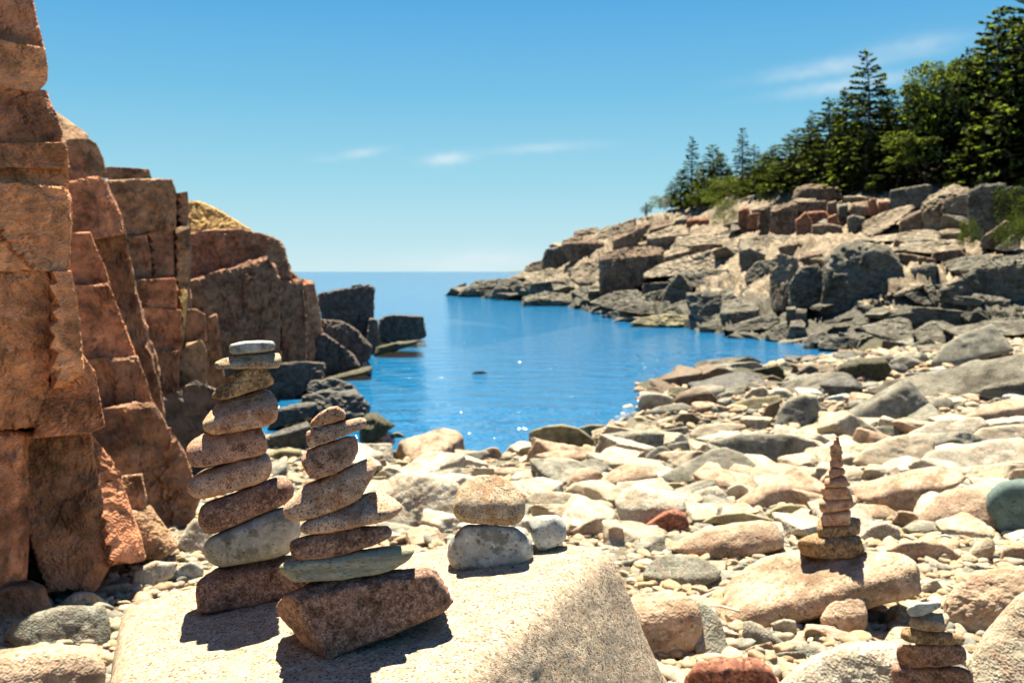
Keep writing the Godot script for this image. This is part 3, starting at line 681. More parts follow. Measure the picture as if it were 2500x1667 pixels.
		[B7, [340, 600, 400, 545, 480, 528, 570, 560, 540, 600, 400, 630], {"m": "yellow", "p": 9.0, "l": "yellowish cobble above the pale rounded cobble"}],
		[B8, [215, 1200, 320, 920, 440, 830, 540, 718, 680, 702, 1000, 712, 1150, 757, 1292, 830, 1345, 1000, 1355, 1300, 1150, 1394, 900, 1414, 560, 1404, 300, 1330], {"m": "pale", "p": 9.0, "lv": 5, "lean": 28.0, "k": 0.008, "c": [[560, 1400, 700, 1000, 25]], "l": "large pale boulder behind the front cairn"}],
		[B8, [180, 830, 260, 770, 430, 760, 450, 830, 350, 900, 220, 900], {"m": "olive", "p": 8.0, "l": "dull round stone half hidden behind the front cairn"}],
		[B8, [260, 540, 300, 492, 540, 470, 590, 560, 480, 600, 300, 580], {"m": "olive", "p": 12.0, "l": "olive flat topped rock at the waterline behind the front cairn"}],
		[B8, [320, 600, 420, 562, 445, 620, 430, 690, 340, 700], {"m": "blush", "p": 9.0, "l": "small brown pink rock below the olive flat topped rock"}],
		[B8, [440, 650, 560, 590, 690, 600, 640, 660, 480, 690], {"m": "cream", "p": 9.0, "l": "thin cream rock behind the large pale boulder"}],
		[B8, [720, 610, 860, 540, 1060, 500, 1120, 560, 1050, 610, 800, 620], {"m": "yellow", "p": 11.0, "l": "pale yellow rock at the waterline behind the stacked pair"}],
		[B8, [1110, 610, 1150, 550, 1580, 460, 1640, 520, 1420, 640, 1250, 680, 1130, 670], {"m": "stone_grey", "p": 12.0, "lean": 35.0, "l": "grey sloping slab at the waterline behind the stacked pair"}],
		[B8, [1560, 460, 1640, 430, 1720, 440, 1790, 530, 1750, 590, 1620, 580], {"m": "blush", "p": 9.0, "l": "peach rock next to the grey sloping slab"}],
		[B8, [840, 690, 900, 620, 1100, 605, 1165, 690, 1050, 720, 880, 715], {"m": "olive", "p": 9.0, "l": "dull olive rock behind the large pale boulder"}],
		[B8, [720, 680, 760, 615, 860, 615, 900, 680, 820, 710], {"m": "stone_grey", "p": 9.0, "l": "grey rounded rock beside the dull olive rock"}],
		[B8, [1240, 720, 1300, 650, 1440, 640, 1500, 700, 1420, 750, 1280, 750], {"m": "cream", "p": 9.0, "l": "cream rock peeking over the stacked pair"}],
		[B8, [1640, 720, 1720, 660, 2000, 665, 2230, 740, 2230, 790, 1980, 790, 1750, 770], {"m": "blush", "p": 11.0, "c": [[1650, 720, 2230, 760, 55]], "l": "long flat blush rock behind the stacked pair"}],
		[B8, [1900, 860, 2040, 760, 2110, 765, 2170, 880, 2060, 920, 1930, 910], {"m": "cream", "p": 12.0, "l": "pointed cream rock right behind the stacked pair"}],
		[B8, [2140, 800, 2330, 785, 2390, 850, 2300, 910, 2180, 900], {"m": "stone_grey", "p": 12.0, "c": [[2150, 850, 2390, 860, 50]], "l": "small grey slab near the pointed cream rock"}],
		[B6, [840, 585, 1000, 543, 1200, 543, 1362, 580, 1332, 640, 1240, 674, 1100, 709, 1030, 660], {"m": "stone_grey", "p": 15.0, "lv": 4, "c": [[860, 600, 1350, 590, 25], [1230, 560, 1200, 700, 40]], "l": "big cracked grey block in the middle of the beach"}],
		[B6, [1158, 522, 1175, 440, 1215, 385, 1290, 358, 1360, 363, 1387, 430, 1392, 492, 1330, 534], {"m": "stone_grey", "p": 15.0, "lv": 4, "lean": 22.0, "c": [[1340, 360, 1300, 534, 55]], "l": "dark standing stone with a shadowed side on the upper beach"}],
		[B6, [1090, 480, 1130, 410, 1190, 385, 1180, 440, 1140, 500], {"m": "wet_brown", "p": 9.0, "l": "brown stone leaning on the dark standing stone"}],
		[B6, [1440, 485, 1560, 410, 1700, 330, 1800, 273, 1850, 320, 1920, 400, 1972, 472, 1870, 505, 1740, 525, 1600, 520, 1500, 505], {"m": "stone_grey", "p": 18.0, "lv": 4, "lean": 15.0, "c": [[1500, 480, 1830, 300, 50], [1790, 300, 1880, 510, 45]], "l": "grey pyramid rock with a dark hollow"}],
		[B6, [1740, 502, 1900, 398, 1960, 450, 1974, 482, 1850, 524, 1760, 534], {"m": "stone_grey", "p": 18.0, "lean": 10.0, "c": [[1750, 505, 1965, 465, 55]], "l": "grey split slab leaning against the pyramid rock"}],
		[B6, [1590, 345, 1700, 298, 2000, 248, 2352, 168, 2520, 150, 2520, 330, 2352, 345, 2140, 350, 2100, 384, 2000, 397, 1930, 375, 1600, 358], {"m": "head_grey_shade", "p": 20.0, "lv": 5, "lean": 2.0, "k": 0.01, "c": [[1590, 355, 2100, 350, 60], [2050, 352, 2520, 300, 66]], "l": "long grey bedrock ledge with a black undercut front"}],
		[B6, [2130, 352, 2160, 320, 2352, 280, 2520, 262, 2520, 385, 2200, 394], {"m": "head_grey_shade", "p": 20.0, "c": [[2140, 335, 2520, 275, 70]], "l": "dark slab lying in front of the long grey ledge"}],
		[B6, [1905, 212, 1960, 130, 2060, 68, 2200, 18, 2262, 80, 2315, 150, 2100, 192, 2000, 238], {"m": "stone_grey", "p": 20.0, "lv": 4, "lean": 35.0, "c": [[2310, 150, 2080, 195, 55]], "l": "pointed grey boulder below the black cliff"}],
		[B6, [1448, 262, 1468, 213, 1560, 188, 1692, 178, 1724, 240, 1692, 292, 1580, 314, 1480, 284], {"m": "weedy", "p": 11.0, "lv": 4, "c": [[1460, 225, 1700, 195, 60]], "l": "mossy dark boulder at the head of the cove"}],
		[B6, [1373, 312, 1430, 278, 1530, 263, 1582, 320, 1588, 372, 1500, 394, 1440, 380], {"m": "wet", "p": 13.0, "lv": 4, "c": [[1380, 310, 1580, 320, 55]], "l": "wet dark boulder in front of the mossy one"}],
		[B6, [438, 228, 500, 205, 600, 198, 670, 180, 737, 203, 744, 234, 700, 248, 560, 252], {"m": "weedy", "p": 9.0, "lv": 4, "a": 0.08, "c": [[440, 222, 740, 215, 55]], "l": "seaweed covered rock awash in the cove"}],
		[B6, [593, 298, 650, 258, 815, 233, 820, 305, 760, 330, 650, 326], {"m": "wet_brown", "p": 15.0, "lv": 4, "c": [[600, 290, 818, 255, 70]], "l": "flat topped wet rock standing in the shallows"}],
		[B6, [963, 278, 1000, 253, 1180, 218, 1207, 240, 1209, 294, 1050, 304, 980, 294], {"m": "weedy", "p": 11.0, "lv": 4, "a": 0.06, "l": "black weedy rock at the edge of the shallows"}],
		[B6, [1050, 300, 1150, 265, 1200, 285, 1190, 310, 1090, 322], {"m": "wet_brown", "p": 11.0, "l": "brown rock lying against the black weedy rock"}],
		[B6, [673, 395, 700, 350, 790, 322, 850, 338, 905, 402, 850, 434, 760, 430], {"m": "wet_brown", "p": 9.0, "lv": 4, "c": [[690, 372, 850, 345, 55]], "l": "brown humped rock at the edge of the water"}],
		[B6, [543, 443, 600, 418, 720, 398, 768, 420, 742, 458, 650, 474, 560, 470], {"m": "stone_grey", "p": 11.0, "c": [[550, 446, 760, 430, 45]], "l": "flat grey rock lapped by the water"}],
		[B6, [680, 480, 710, 448, 770, 445, 810, 480, 770, 510, 700, 508], {"m": "wet_brown", "p": 7.0, "l": "round mossy brown rock beside the flat lapped rock"}],
		[B6, [1000, 380, 1050, 330, 1110, 318, 1140, 350, 1080, 385, 1020, 395], {"m": "cream", "p": 11.0, "l": "brownish pointed rock past the pale slab"}],
		[B6, [920, 420, 1000, 385, 1180, 360, 1200, 390, 1120, 430, 980, 440], {"m": "olive", "p": 10.0, "lean": 35.0, "l": "greenish flat rock near the dark standing stone"}],
		[B6, [1230, 280, 1330, 215, 1370, 235, 1360, 275, 1290, 290], {"m": "wet", "p": 13.0, "l": "dark wedge rock by the mossy boulder"}],
		[B6, [1418, 530, 1450, 490, 1500, 468, 1550, 490, 1558, 535, 1500, 560, 1430, 555], {"m": "stone_grey", "p": 12.0, "lean": 20.0, "l": "small grey triangular block below the pyramid rock"}],
		[B6, [1555, 560, 1600, 520, 1700, 508, 1760, 515, 1765, 560, 1650, 585], {"m": "stone_grey", "p": 10.0, "lean": 25.0, "l": "striped grey stone in front of the pyramid rock"}],
		[B6, [1800, 545, 1900, 500, 2000, 468, 2150, 466, 2192, 500, 2080, 575, 1940, 605, 1850, 570], {"m": "pale", "p": 11.0, "lv": 4, "lean": 38.0, "l": "pale sloping slab beyond the broad cream slab"}],
		[B6, [2080, 575, 2150, 518, 2300, 503, 2520, 505, 2520, 605, 2150, 608], {"m": "cream", "p": 9.0, "lean": 35.0, "l": "cream slab behind the long whitish slab"}],
		[B6, [2060, 465, 2200, 400, 2352, 370, 2520, 355, 2520, 480, 2250, 500, 2080, 488], {"m": "blush", "p": 13.0, "lv": 4, "c": [[2070, 465, 2520, 395, 60]], "l": "blush ledge stone in front of the dark slab"}],
		[B6, [640, 620, 700, 590, 800, 590, 860, 610, 850, 640, 760, 650], {"m": "stone_grey", "p": 10.0, "l": "grey rock beside the big cracked block"}],
		[B6, [1380, 420, 1440, 390, 1480, 395, 1480, 425, 1420, 440], {"m": "cream", "p": 9.0, "l": "thin cream stone near the wet dark boulder"}],
		[B6, [1210, 545, 1260, 515, 1320, 520, 1325, 560, 1250, 570], {"m": "wet_brown", "p": 12.0, "l": "small brown slab below the dark standing stone"}],
		[L2, [10, 1380, 50, 1308, 150, 1268, 300, 1238, 440, 1248, 462, 1300, 455, 1410, 420, 1430, 100, 1440], {"m": "stone_grey", "p": 7.0, "lv": 4, "lean": 30.0, "l": "grey boulder half in the cliff's shadow at its foot"}],
		[L2, [-140, 1450, 100, 1408, 300, 1398, 400, 1428, 447, 1480, 447, 1720, -140, 1720], {"m": "blush", "p": 7.0, "lv": 4, "c": [[-140, 1590, 447, 1500, 50]], "l": "grey topped pink boulder at the foot of the cliff beside the big boulder"}],
		[L2, [240, 1240, 310, 1188, 380, 1186, 452, 1228, 440, 1268, 280, 1275], {"m": "cream", "p": 8.0, "l": "rounded cream stone against the cliff foot"}],
		[L2, [540, 1152, 560, 1098, 640, 1058, 742, 1063, 722, 1122, 650, 1168, 560, 1174], {"m": "pale", "p": 9.0, "lean": 20.0, "l": "bright whitish stone behind the big boulder near the cliff"}],
		[L2, [730, 1000, 770, 930, 810, 878, 870, 900, 930, 1010, 800, 1040], {"m": "pale", "p": 10.0, "lean": 25.0, "l": "pale slab behind the rear cairn"}],
		[L2, [700, 1140, 750, 1080, 800, 1060, 850, 1090, 850, 1150], {"m": "bluegrey", "p": 10.0, "l": "blue grey stone tucked behind the rear cairn"}],
		[L2, [380, 1200, 420, 1165, 520, 1150, 570, 1180, 520, 1220, 420, 1230], {"m": "stone_grey", "p": 9.0, "l": "grey pitted stone at the base of the sunlit cliff edge"}],
	]

func sea_rock_data() -> Array:
	return [
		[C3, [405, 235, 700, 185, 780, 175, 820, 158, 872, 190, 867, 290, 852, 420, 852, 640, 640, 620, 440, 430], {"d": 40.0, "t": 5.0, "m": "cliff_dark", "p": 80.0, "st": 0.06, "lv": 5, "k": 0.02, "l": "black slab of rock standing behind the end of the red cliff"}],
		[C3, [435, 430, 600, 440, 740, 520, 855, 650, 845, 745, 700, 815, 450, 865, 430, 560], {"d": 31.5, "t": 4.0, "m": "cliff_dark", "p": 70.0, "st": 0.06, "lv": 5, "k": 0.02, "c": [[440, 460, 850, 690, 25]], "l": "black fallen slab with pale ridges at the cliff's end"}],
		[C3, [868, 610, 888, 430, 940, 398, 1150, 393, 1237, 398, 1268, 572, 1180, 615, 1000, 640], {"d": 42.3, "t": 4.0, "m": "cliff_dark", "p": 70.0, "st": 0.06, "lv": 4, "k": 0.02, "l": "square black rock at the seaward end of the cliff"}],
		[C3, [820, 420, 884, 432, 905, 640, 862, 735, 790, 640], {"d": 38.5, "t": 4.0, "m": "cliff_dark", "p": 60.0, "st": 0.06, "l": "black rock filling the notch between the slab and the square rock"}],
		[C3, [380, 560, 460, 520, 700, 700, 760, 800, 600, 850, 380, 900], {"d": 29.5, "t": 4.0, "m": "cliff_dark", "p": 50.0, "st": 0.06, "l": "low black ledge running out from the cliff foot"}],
		[C3, [850, 720, 870, 652, 1000, 618, 1190, 610, 1255, 590, 1100, 655, 930, 700], {"d": 37.0, "t": 3.0, "m": "weedy", "p": 9.0, "a": 0.08, "l": "weedy shelf below the square black rock"}],
		[C3, [370, 915, 600, 850, 855, 788, 845, 850, 600, 895, 390, 935], {"d": 29.0, "t": 3.0, "m": "weedy", "p": 9.0, "a": 0.08, "lean": 50.0, "l": "glistening weed shelf along the foot of the black slabs"}],
		[C3, [380, 1090, 430, 1020, 600, 988, 720, 962, 752, 1000, 745, 1185, 600, 1170, 450, 1130], {"d": 21.6, "t": 2.5, "m": "wet", "p": 30.0, "st": 0.06, "lv": 4, "a": 0.06, "c": [[400, 1060, 750, 1010, 60]], "l": "dark ragged rock in the cove beside the cliff"}],
		[C3, [300, 1010, 480, 965, 760, 990, 845, 1110, 780, 1210, 400, 1210, 270, 1120], {"d": 20.6, "t": 2.5, "m": "wet", "p": 30.0, "st": 0.07, "a": 0.06, "lv": 4, "lean": 25.0, "l": "low black shelf joining the ragged rock to the cliff"}],
		[C3, [320, 900, 560, 880, 700, 930, 745, 1005, 420, 1050, 300, 980], {"d": 25.0, "t": 3.0, "m": "wet", "p": 30.0, "st": 0.07, "a": 0.06, "lv": 4, "lean": 25.0, "l": "black shelf under the overhang of the seaward wall"}],
		[C3, [718, 1120, 730, 1085, 780, 1063, 832, 1100, 815, 1180, 730, 1195], {"d": 21.3, "t": 0.9, "m": "wet", "p": 8.0, "l": "round dark rock next to the ragged one"}],
		[C3, [735, 1215, 800, 1148, 870, 1146, 893, 1190, 960, 1200, 1022, 1246, 922, 1292, 880, 1365, 760, 1440, 735, 1335], {"d": 18.2, "t": 1.6, "m": "weedy", "p": 9.0, "lv": 4, "a": 0.09, "c": [[740, 1230, 1010, 1230, 45]], "l": "seaweed draped rock reaching into the cove"}],
		[C3, [20, 1350, 100, 1298, 350, 1210, 400, 1290, 330, 1420, 60, 1450], {"d": 17.4, "t": 1.6, "m": "wet", "p": 40.0, "st": 0.05, "lv": 4, "c": [[40, 1345, 380, 1250, 60]], "l": "dark flat rock between the two cairns and the cove"}],
		[C3, [100, 1120, 350, 1060, 430, 1070, 400, 1170, 200, 1235, 30, 1290], {"d": 20.0, "t": 1.8, "m": "wet", "p": 40.0, "st": 0.05, "lv": 4, "c": [[100, 1130, 420, 1090, 60]], "l": "black ledge at the back of the cove under the cliff"}],
		[C3, [-20, 1480, 150, 1420, 300, 1430, 320, 1540, 100, 1580, -20, 1560], {"d": 16.0, "t": 1.2, "m": "olive", "p": 8.0, "l": "green mossy rock behind the rear cairn"}],
		[C3, [980, 1335, 1000, 1310, 1035, 1298, 1094, 1328, 1085, 1345, 1000, 1352], {"d": 19.0, "t": 0.4, "m": "olive", "p": 8.0, "l": "small brown rock just breaking the water by the weed rock"}],
		[V0, [1150, 912, 1160, 906, 1180, 905, 1190, 910, 1178, 915, 1158, 915], {"d": 31.0, "t": 0.3, "m": "weedy", "p": 8.0, "l": "tiny rock barely showing in the middle of the cove"}],
		[B8, [1155, 490, 1195, 425, 1330, 383, 1395, 430, 1335, 490], {"d": 18.6, "t": 0.4, "m": "wet_brown", "p": 8.0, "l": "small wet brown rock in the ripples by the beach"}],
	]

func cliff_data() -> Array:
	return [
		# the near buttress
		[V0, [-130, -100, 45, -100, 100, 300, 155, 640, 215, 1050, 262, 1370, 100, 1430, -130, 1450], {"d": 5.7, "t": 2.0, "m": "cliff_brown"}],
		[V0, [170, 470, 255, 450, 300, 560, 330, 800, 395, 1000, 425, 1240, 170, 1240], {"d": 11.6, "t": 2.5, "m": "cliff_brown"}],
		[V0, [180, 450, 420, 452, 450, 520, 470, 640, 470, 1040, 180, 1040], {"d": 18.5, "t": 3.0, "m": "cliff_brown"}],
		[V0, [440, 575, 600, 585, 670, 620, 695, 690, 745, 720, 770, 890, 440, 900], {"d": 31.5, "t": 3.0, "m": "cliff_brown"}],
		[C1, [-250, -180, 110, -180, 140, 0, 165, 130, 217, 240, 100, 265, -250, 165], {"d": 5.2, "t": 1.6, "m": "cliff_red", "yaw": 18.0}],
		[C1, [-250, 140, 100, 236, 212, 226, 232, 320, 229, 398, 180, 445, -250, 420], {"d": 5.15, "t": 1.6, "m": "cliff_orange", "yaw": 22.0}],
		[C1, [-250, 405, 180, 434, 232, 428, 238, 490, 302, 620, 307, 695, -250, 700], {"d": 5.15, "t": 1.6, "m": "cliff_red", "yaw": 16.0, "c": [[200, 440, 290, 700, 30]]}],
		[C1, [-250, 690, 307, 683, 320, 760, 322, 806, -250, 806], {"d": 5.1, "t": 1.6, "m": "cliff_orange", "yaw": 20.0}],
		[C1, [-250, 798, 322, 795, 327, 895, -250, 862], {"d": 5.14, "t": 1.6, "m": "cliff_orange", "yaw": 14.0}],
		[C1, [-250, 858, 322, 893, 347, 950, 354, 1080, 337, 1297, -250, 1305], {"d": 5.02, "t": 1.7, "m": "cliff_orange", "yaw": 20.0, "lean": 2.0, "lv": 5}],
		[V0, [-130, 660, 122, 662, 126, 800, 121, 945, 95, 1046, -130, 1056], {"d": 4.98, "t": 1.7, "m": "cliff_orange", "yaw": 12.0, "lean": 0.0}],
		[V0, [120, 662, 174, 658, 193, 760, 197, 800, 195, 866, 205, 905, 150, 940, 120, 945], {"d": 5.05, "t": 1.5, "m": "cliff_orange", "yaw": 30.0}],
		[V0, [120, 935, 165, 880, 200, 862, 235, 908, 245, 984, 259, 1040, 215, 1056, 130, 1056, 80, 1066], {"d": 5.15, "t": 1.5, "m": "cliff_red", "yaw": 12.0}],
		[V0, [-130, 1050, 71, 1048, 77, 1130, 62, 1200, 52, 1290, 72, 1425, -130, 1490], {"d": 4.9, "t": 1.5, "m": "cliff_red", "yaw": 24.0, "p": 13.0, "c": [[55, 1060, 48, 1400, 45]]}],
		[V0, [55, 1055, 217, 1050, 228, 1120, 255, 1260, 272, 1365, 228, 1446, 110, 1450, 85, 1380, 55, 1250], {"d": 5.3, "t": 1.4, "m": "cliff_brown", "yaw": 8.0, "lv": 5, "k": 0.012}],
		[V0, [215, 1050, 236, 1088, 277, 1136, 302, 1200, 341, 1311, 355, 1362, 262, 1380, 250, 1300, 222, 1120], {"d": 5.5, "t": 1.3, "m": "cliff_red", "yaw": 40.0, "lean": 22.0, "a": 0.07, "lv": 5}],
		[V0, [278, 1166, 345, 1158, 356, 1218, 345, 1270, 300, 1260], {"d": 6.3, "t": 0.6, "m": "cliff_buff", "p": 18.0, "lean": 18.0}],
		[V0, [320, 1240, 368, 1233, 394, 1275, 412, 1310, 434, 1332, 395, 1362, 338, 1365], {"d": 6.2, "t": 0.6, "m": "cliff_buff", "p": 16.0, "lean": 20.0, "c": [[330, 1260, 420, 1330, 40]]}],
		[V0, [68, 1415, 105, 1432, 127, 1490, 95, 1506, -130, 1590, -130, 1470], {"d": 4.85, "t": 1.2, "m": "cliff_brown", "p": 10.0}],
		# the second wall
		[C1, [300, 695, 340, 662, 420, 662, 462, 690, 492, 760, 514, 854, 420, 854, 325, 866, 250, 860, 250, 700], {"d": 12.0, "t": 3.0, "m": "cliff_buff", "yaw": 20.0, "c": [[400, 655, 430, 860, 30]]}],
		[C1, [220, 500, 258, 528, 300, 588, 380, 648, 418, 640, 424, 680, 340, 690, 220, 690], {"d": 12.8, "t": 2.5, "m": "cliff_buff", "lean": 45.0, "p": 14.0}],
		[C4, [0, 170, 40, 162, 190, 127, 252, 138, 292, 280, 320, 345, 350, 338, 367, 370, 388, 494, 200, 524, 0, 500], {"d": 10.5, "t": 2.6, "m": "cliff_red", "yaw": 24.0, "c": [[120, 150, 200, 520, 22]]}],
		[C4, [0, 480, 170, 468, 262, 690, 292, 796, 0, 806], {"d": 8.6, "t": 2.4, "m": "cliff_red", "yaw": 20.0}],
		[C4, [0, 790, 287, 782, 364, 985, 372, 1020, 466, 1255, 200, 1300, 0, 1300], {"d": 8.5, "t": 2.4, "m": "cliff_red", "yaw": 22.0, "lv": 5}],
		[C4, [0, 1280, 200, 1290, 462, 1240, 568, 1540, 580, 1700, 300, 1640, 0, 1640], {"d": 8.45, "t": 2.4, "m": "cliff_brown", "yaw": 22.0, "lv": 5}],
		[V0, [160, 1000, 372, 980, 384, 1050, 452, 1124, 484, 1220, 438, 1335, 300, 1345, 160, 1300], {"d": 8.2, "t": 2.4, "m": "cliff_brown", "yaw": 18.0, "lean": 8.0, "lv": 5}],
		# the third wall
		[C4, [255, 150, 440, 152, 560, 140, 682, 143, 708, 220, 704, 455, 540, 470, 395, 494, 310, 300, 240, 250], {"d": 15.5, "t": 3.5, "m": "cliff_buff", "yaw": 16.0, "lv": 5, "k": 0.01}],
		[C4, [268, 68, 400, 73, 532, 83, 550, 140, 420, 156, 290, 150], {"d": 16.8, "t": 3.0, "m": "cliff_buff", "lean": 15.0}],
		[C4, [700, 235, 777, 222, 784, 300, 778, 440, 700, 455], {"d": 16.2, "t": 3.0, "m": "cliff_brown", "yaw": 26.0}],
		[C4, [190, 520, 385, 486, 407, 680, 419, 795, 305, 800, 240, 690], {"d": 14.0, "t": 3.0, "m": "cliff_brown", "yaw": 18.0}],
		[C4, [400, 498, 522, 490, 548, 620, 554, 755, 420, 765, 405, 680], {"d": 15.3, "t": 3.0, "m": "cliff_buff", "yaw": 12.0}],
		[C4, [525, 475, 692, 450, 695, 745, 556, 755, 540, 600], {"d": 15.6, "t": 3.0, "m": "cliff_brown", "yaw": 30.0}],
		[C4, [692, 450, 795, 436, 795, 640, 780, 825, 720, 835, 698, 745], {"d": 15.8, "t": 3.0, "m": "cliff_buff", "yaw": 20.0}],
		[C4, [310, 835, 420, 776, 518, 762, 520, 905, 350, 940], {"d": 13.2, "t": 3.0, "m": "cliff_brown", "yaw": 10.0}],
		[C4, [505, 765, 704, 752, 720, 830, 715, 945, 515, 950], {"d": 13.6, "t": 3.0, "m": "cliff_red", "yaw": 18.0}],
		[C4, [350, 945, 530, 930, 738, 948, 734, 1208, 470, 1228, 390, 1050], {"d": 13.4, "t": 3.0, "m": "cliff_red", "yaw": 14.0, "lv": 5}],
		[C4, [460, 1220, 728, 1198, 720, 1560, 725, 1750, 600, 1760], {"d": 13.2, "t": 3.0, "m": "cliff_brown", "yaw": 14.0, "lv": 5}],
		[C4, [716, 832, 765, 823, 780, 862, 750, 905, 745, 1205, 722, 1205, 728, 950], {"d": 13.9, "t": 2.0, "m": "cliff_gold", "lean": 20.0, "yaw": 25.0}],
		[C4, [740, 955, 820, 942, 888, 978, 894, 1145, 770, 1168, 738, 1205], {"d": 14.6, "t": 3.0, "m": "cliff_brown", "yaw": 20.0}],
		[C4, [712, 1220, 770, 1166, 862, 1147, 894, 1210, 894, 1560, 870, 1760, 706, 1760], {"d": 14.0, "t": 3.0, "m": "cliff_buff", "yaw": 24.0, "lv": 5}],
		# the seaward wall
		[C1, [900, 960, 960, 963, 1010, 983, 1070, 1018, 1107, 1043, 1112, 1070, 1162, 1075, 1204, 1102, 1204, 1160, 900, 1160], {"d": 31.0, "t": 6.0, "m": "cliff_gold", "lean": 30.0, "p": 60.0, "k": 0.02}],
		[C1, [820, 1100, 912, 1083, 918, 1180, 910, 1340, 825, 1330], {"d": 21.0, "t": 4.0, "m": "cliff_brown", "yaw": 24.0}],
		[C1, [905, 1118, 1000, 1098, 1140, 1093, 1200, 1103, 1272, 1118, 1342, 1153, 1364, 1200, 1394, 1335, 1250, 1350, 1000, 1350, 905, 1350], {"d": 27.0, "t": 5.0, "m": "cliff_brown", "yaw": 18.0, "lv": 5, "k": 0.012}],
		[C1, [900, 1352, 1100, 1283, 1280, 1237, 1322, 1280, 1342, 1350, 1350, 1800, 1000, 1800, 920, 1500], {"d": 25.0, "t": 5.0, "m": "cliff_brown", "yaw": 14.0, "lv": 5, "k": 0.012}],
		[C1, [1330, 1342, 1452, 1336, 1468, 1560, 1474, 1800, 1340, 1800], {"d": 27.5, "t": 4.0, "m": "cliff_brown", "yaw": 24.0, "a": 0.05}],
		[C1, [1446, 1338, 1502, 1350, 1522, 1450, 1543, 1600, 1554, 1785, 1463, 1800], {"d": 29.5, "t": 4.0, "m": "cliff_red", "yaw": 30.0, "a": 0.05}],
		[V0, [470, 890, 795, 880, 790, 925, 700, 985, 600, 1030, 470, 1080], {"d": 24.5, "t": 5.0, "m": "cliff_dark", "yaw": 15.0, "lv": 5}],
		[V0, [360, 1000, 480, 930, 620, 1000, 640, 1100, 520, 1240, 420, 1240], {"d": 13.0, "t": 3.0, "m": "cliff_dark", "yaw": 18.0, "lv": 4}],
		[V0, [470, 800, 530, 770, 560, 1000, 520, 1120, 430, 1120], {"d": 15.5, "t": 3.0, "m": "cliff_brown", "yaw": 18.0}],
	]

# columns of the headland: x, then pairs of y and distance from the waterline up
func head_columns() -> Array:
	return [
		[1085, 722, 133, 718, 135, 714, 138],
		[1140, 724, 128, 712, 131, 700, 136],
		[1200, 728, 120, 705, 125, 688, 132],
		[1290, 738, 104, 700, 112, 655, 124, 652, 128],
		[1345, 745, 96, 690, 108, 640, 118, 612, 126],
		[1450, 768, 76, 720, 86, 650, 100, 600, 112, 562, 125],
		[1550, 788, 63, 740, 69, 680, 84, 610, 100, 560, 114, 534, 128],
		[1650, 800, 57, 750, 62, 690, 74, 620, 92, 560, 108, 515, 125, 496, 134],
		[1800, 825, 48, 760, 54, 690, 64, 610, 80, 550, 92, 500, 104, 470, 116, 430, 136],
		[1950, 845, 44, 780, 47, 690, 52, 600, 64, 570, 74, 500, 84, 460, 96, 370, 136],
		[2100, 850, 42, 800, 44, 700, 47, 600, 56, 572, 68, 500, 75, 450, 84, 320, 130],
		[2300, 850, 40.5, 770, 43, 690, 46, 600, 54, 578, 63, 490, 69, 446, 76, 280, 122],
		[2500, 835, 39, 740, 42, 680, 44, 600, 50, 582, 58, 510, 62, 440, 68, 240, 112],
		[2800, 825, 38, 730, 41, 670, 43, 600, 48, 582, 55, 510, 59, 430, 64, 220, 105],
	]

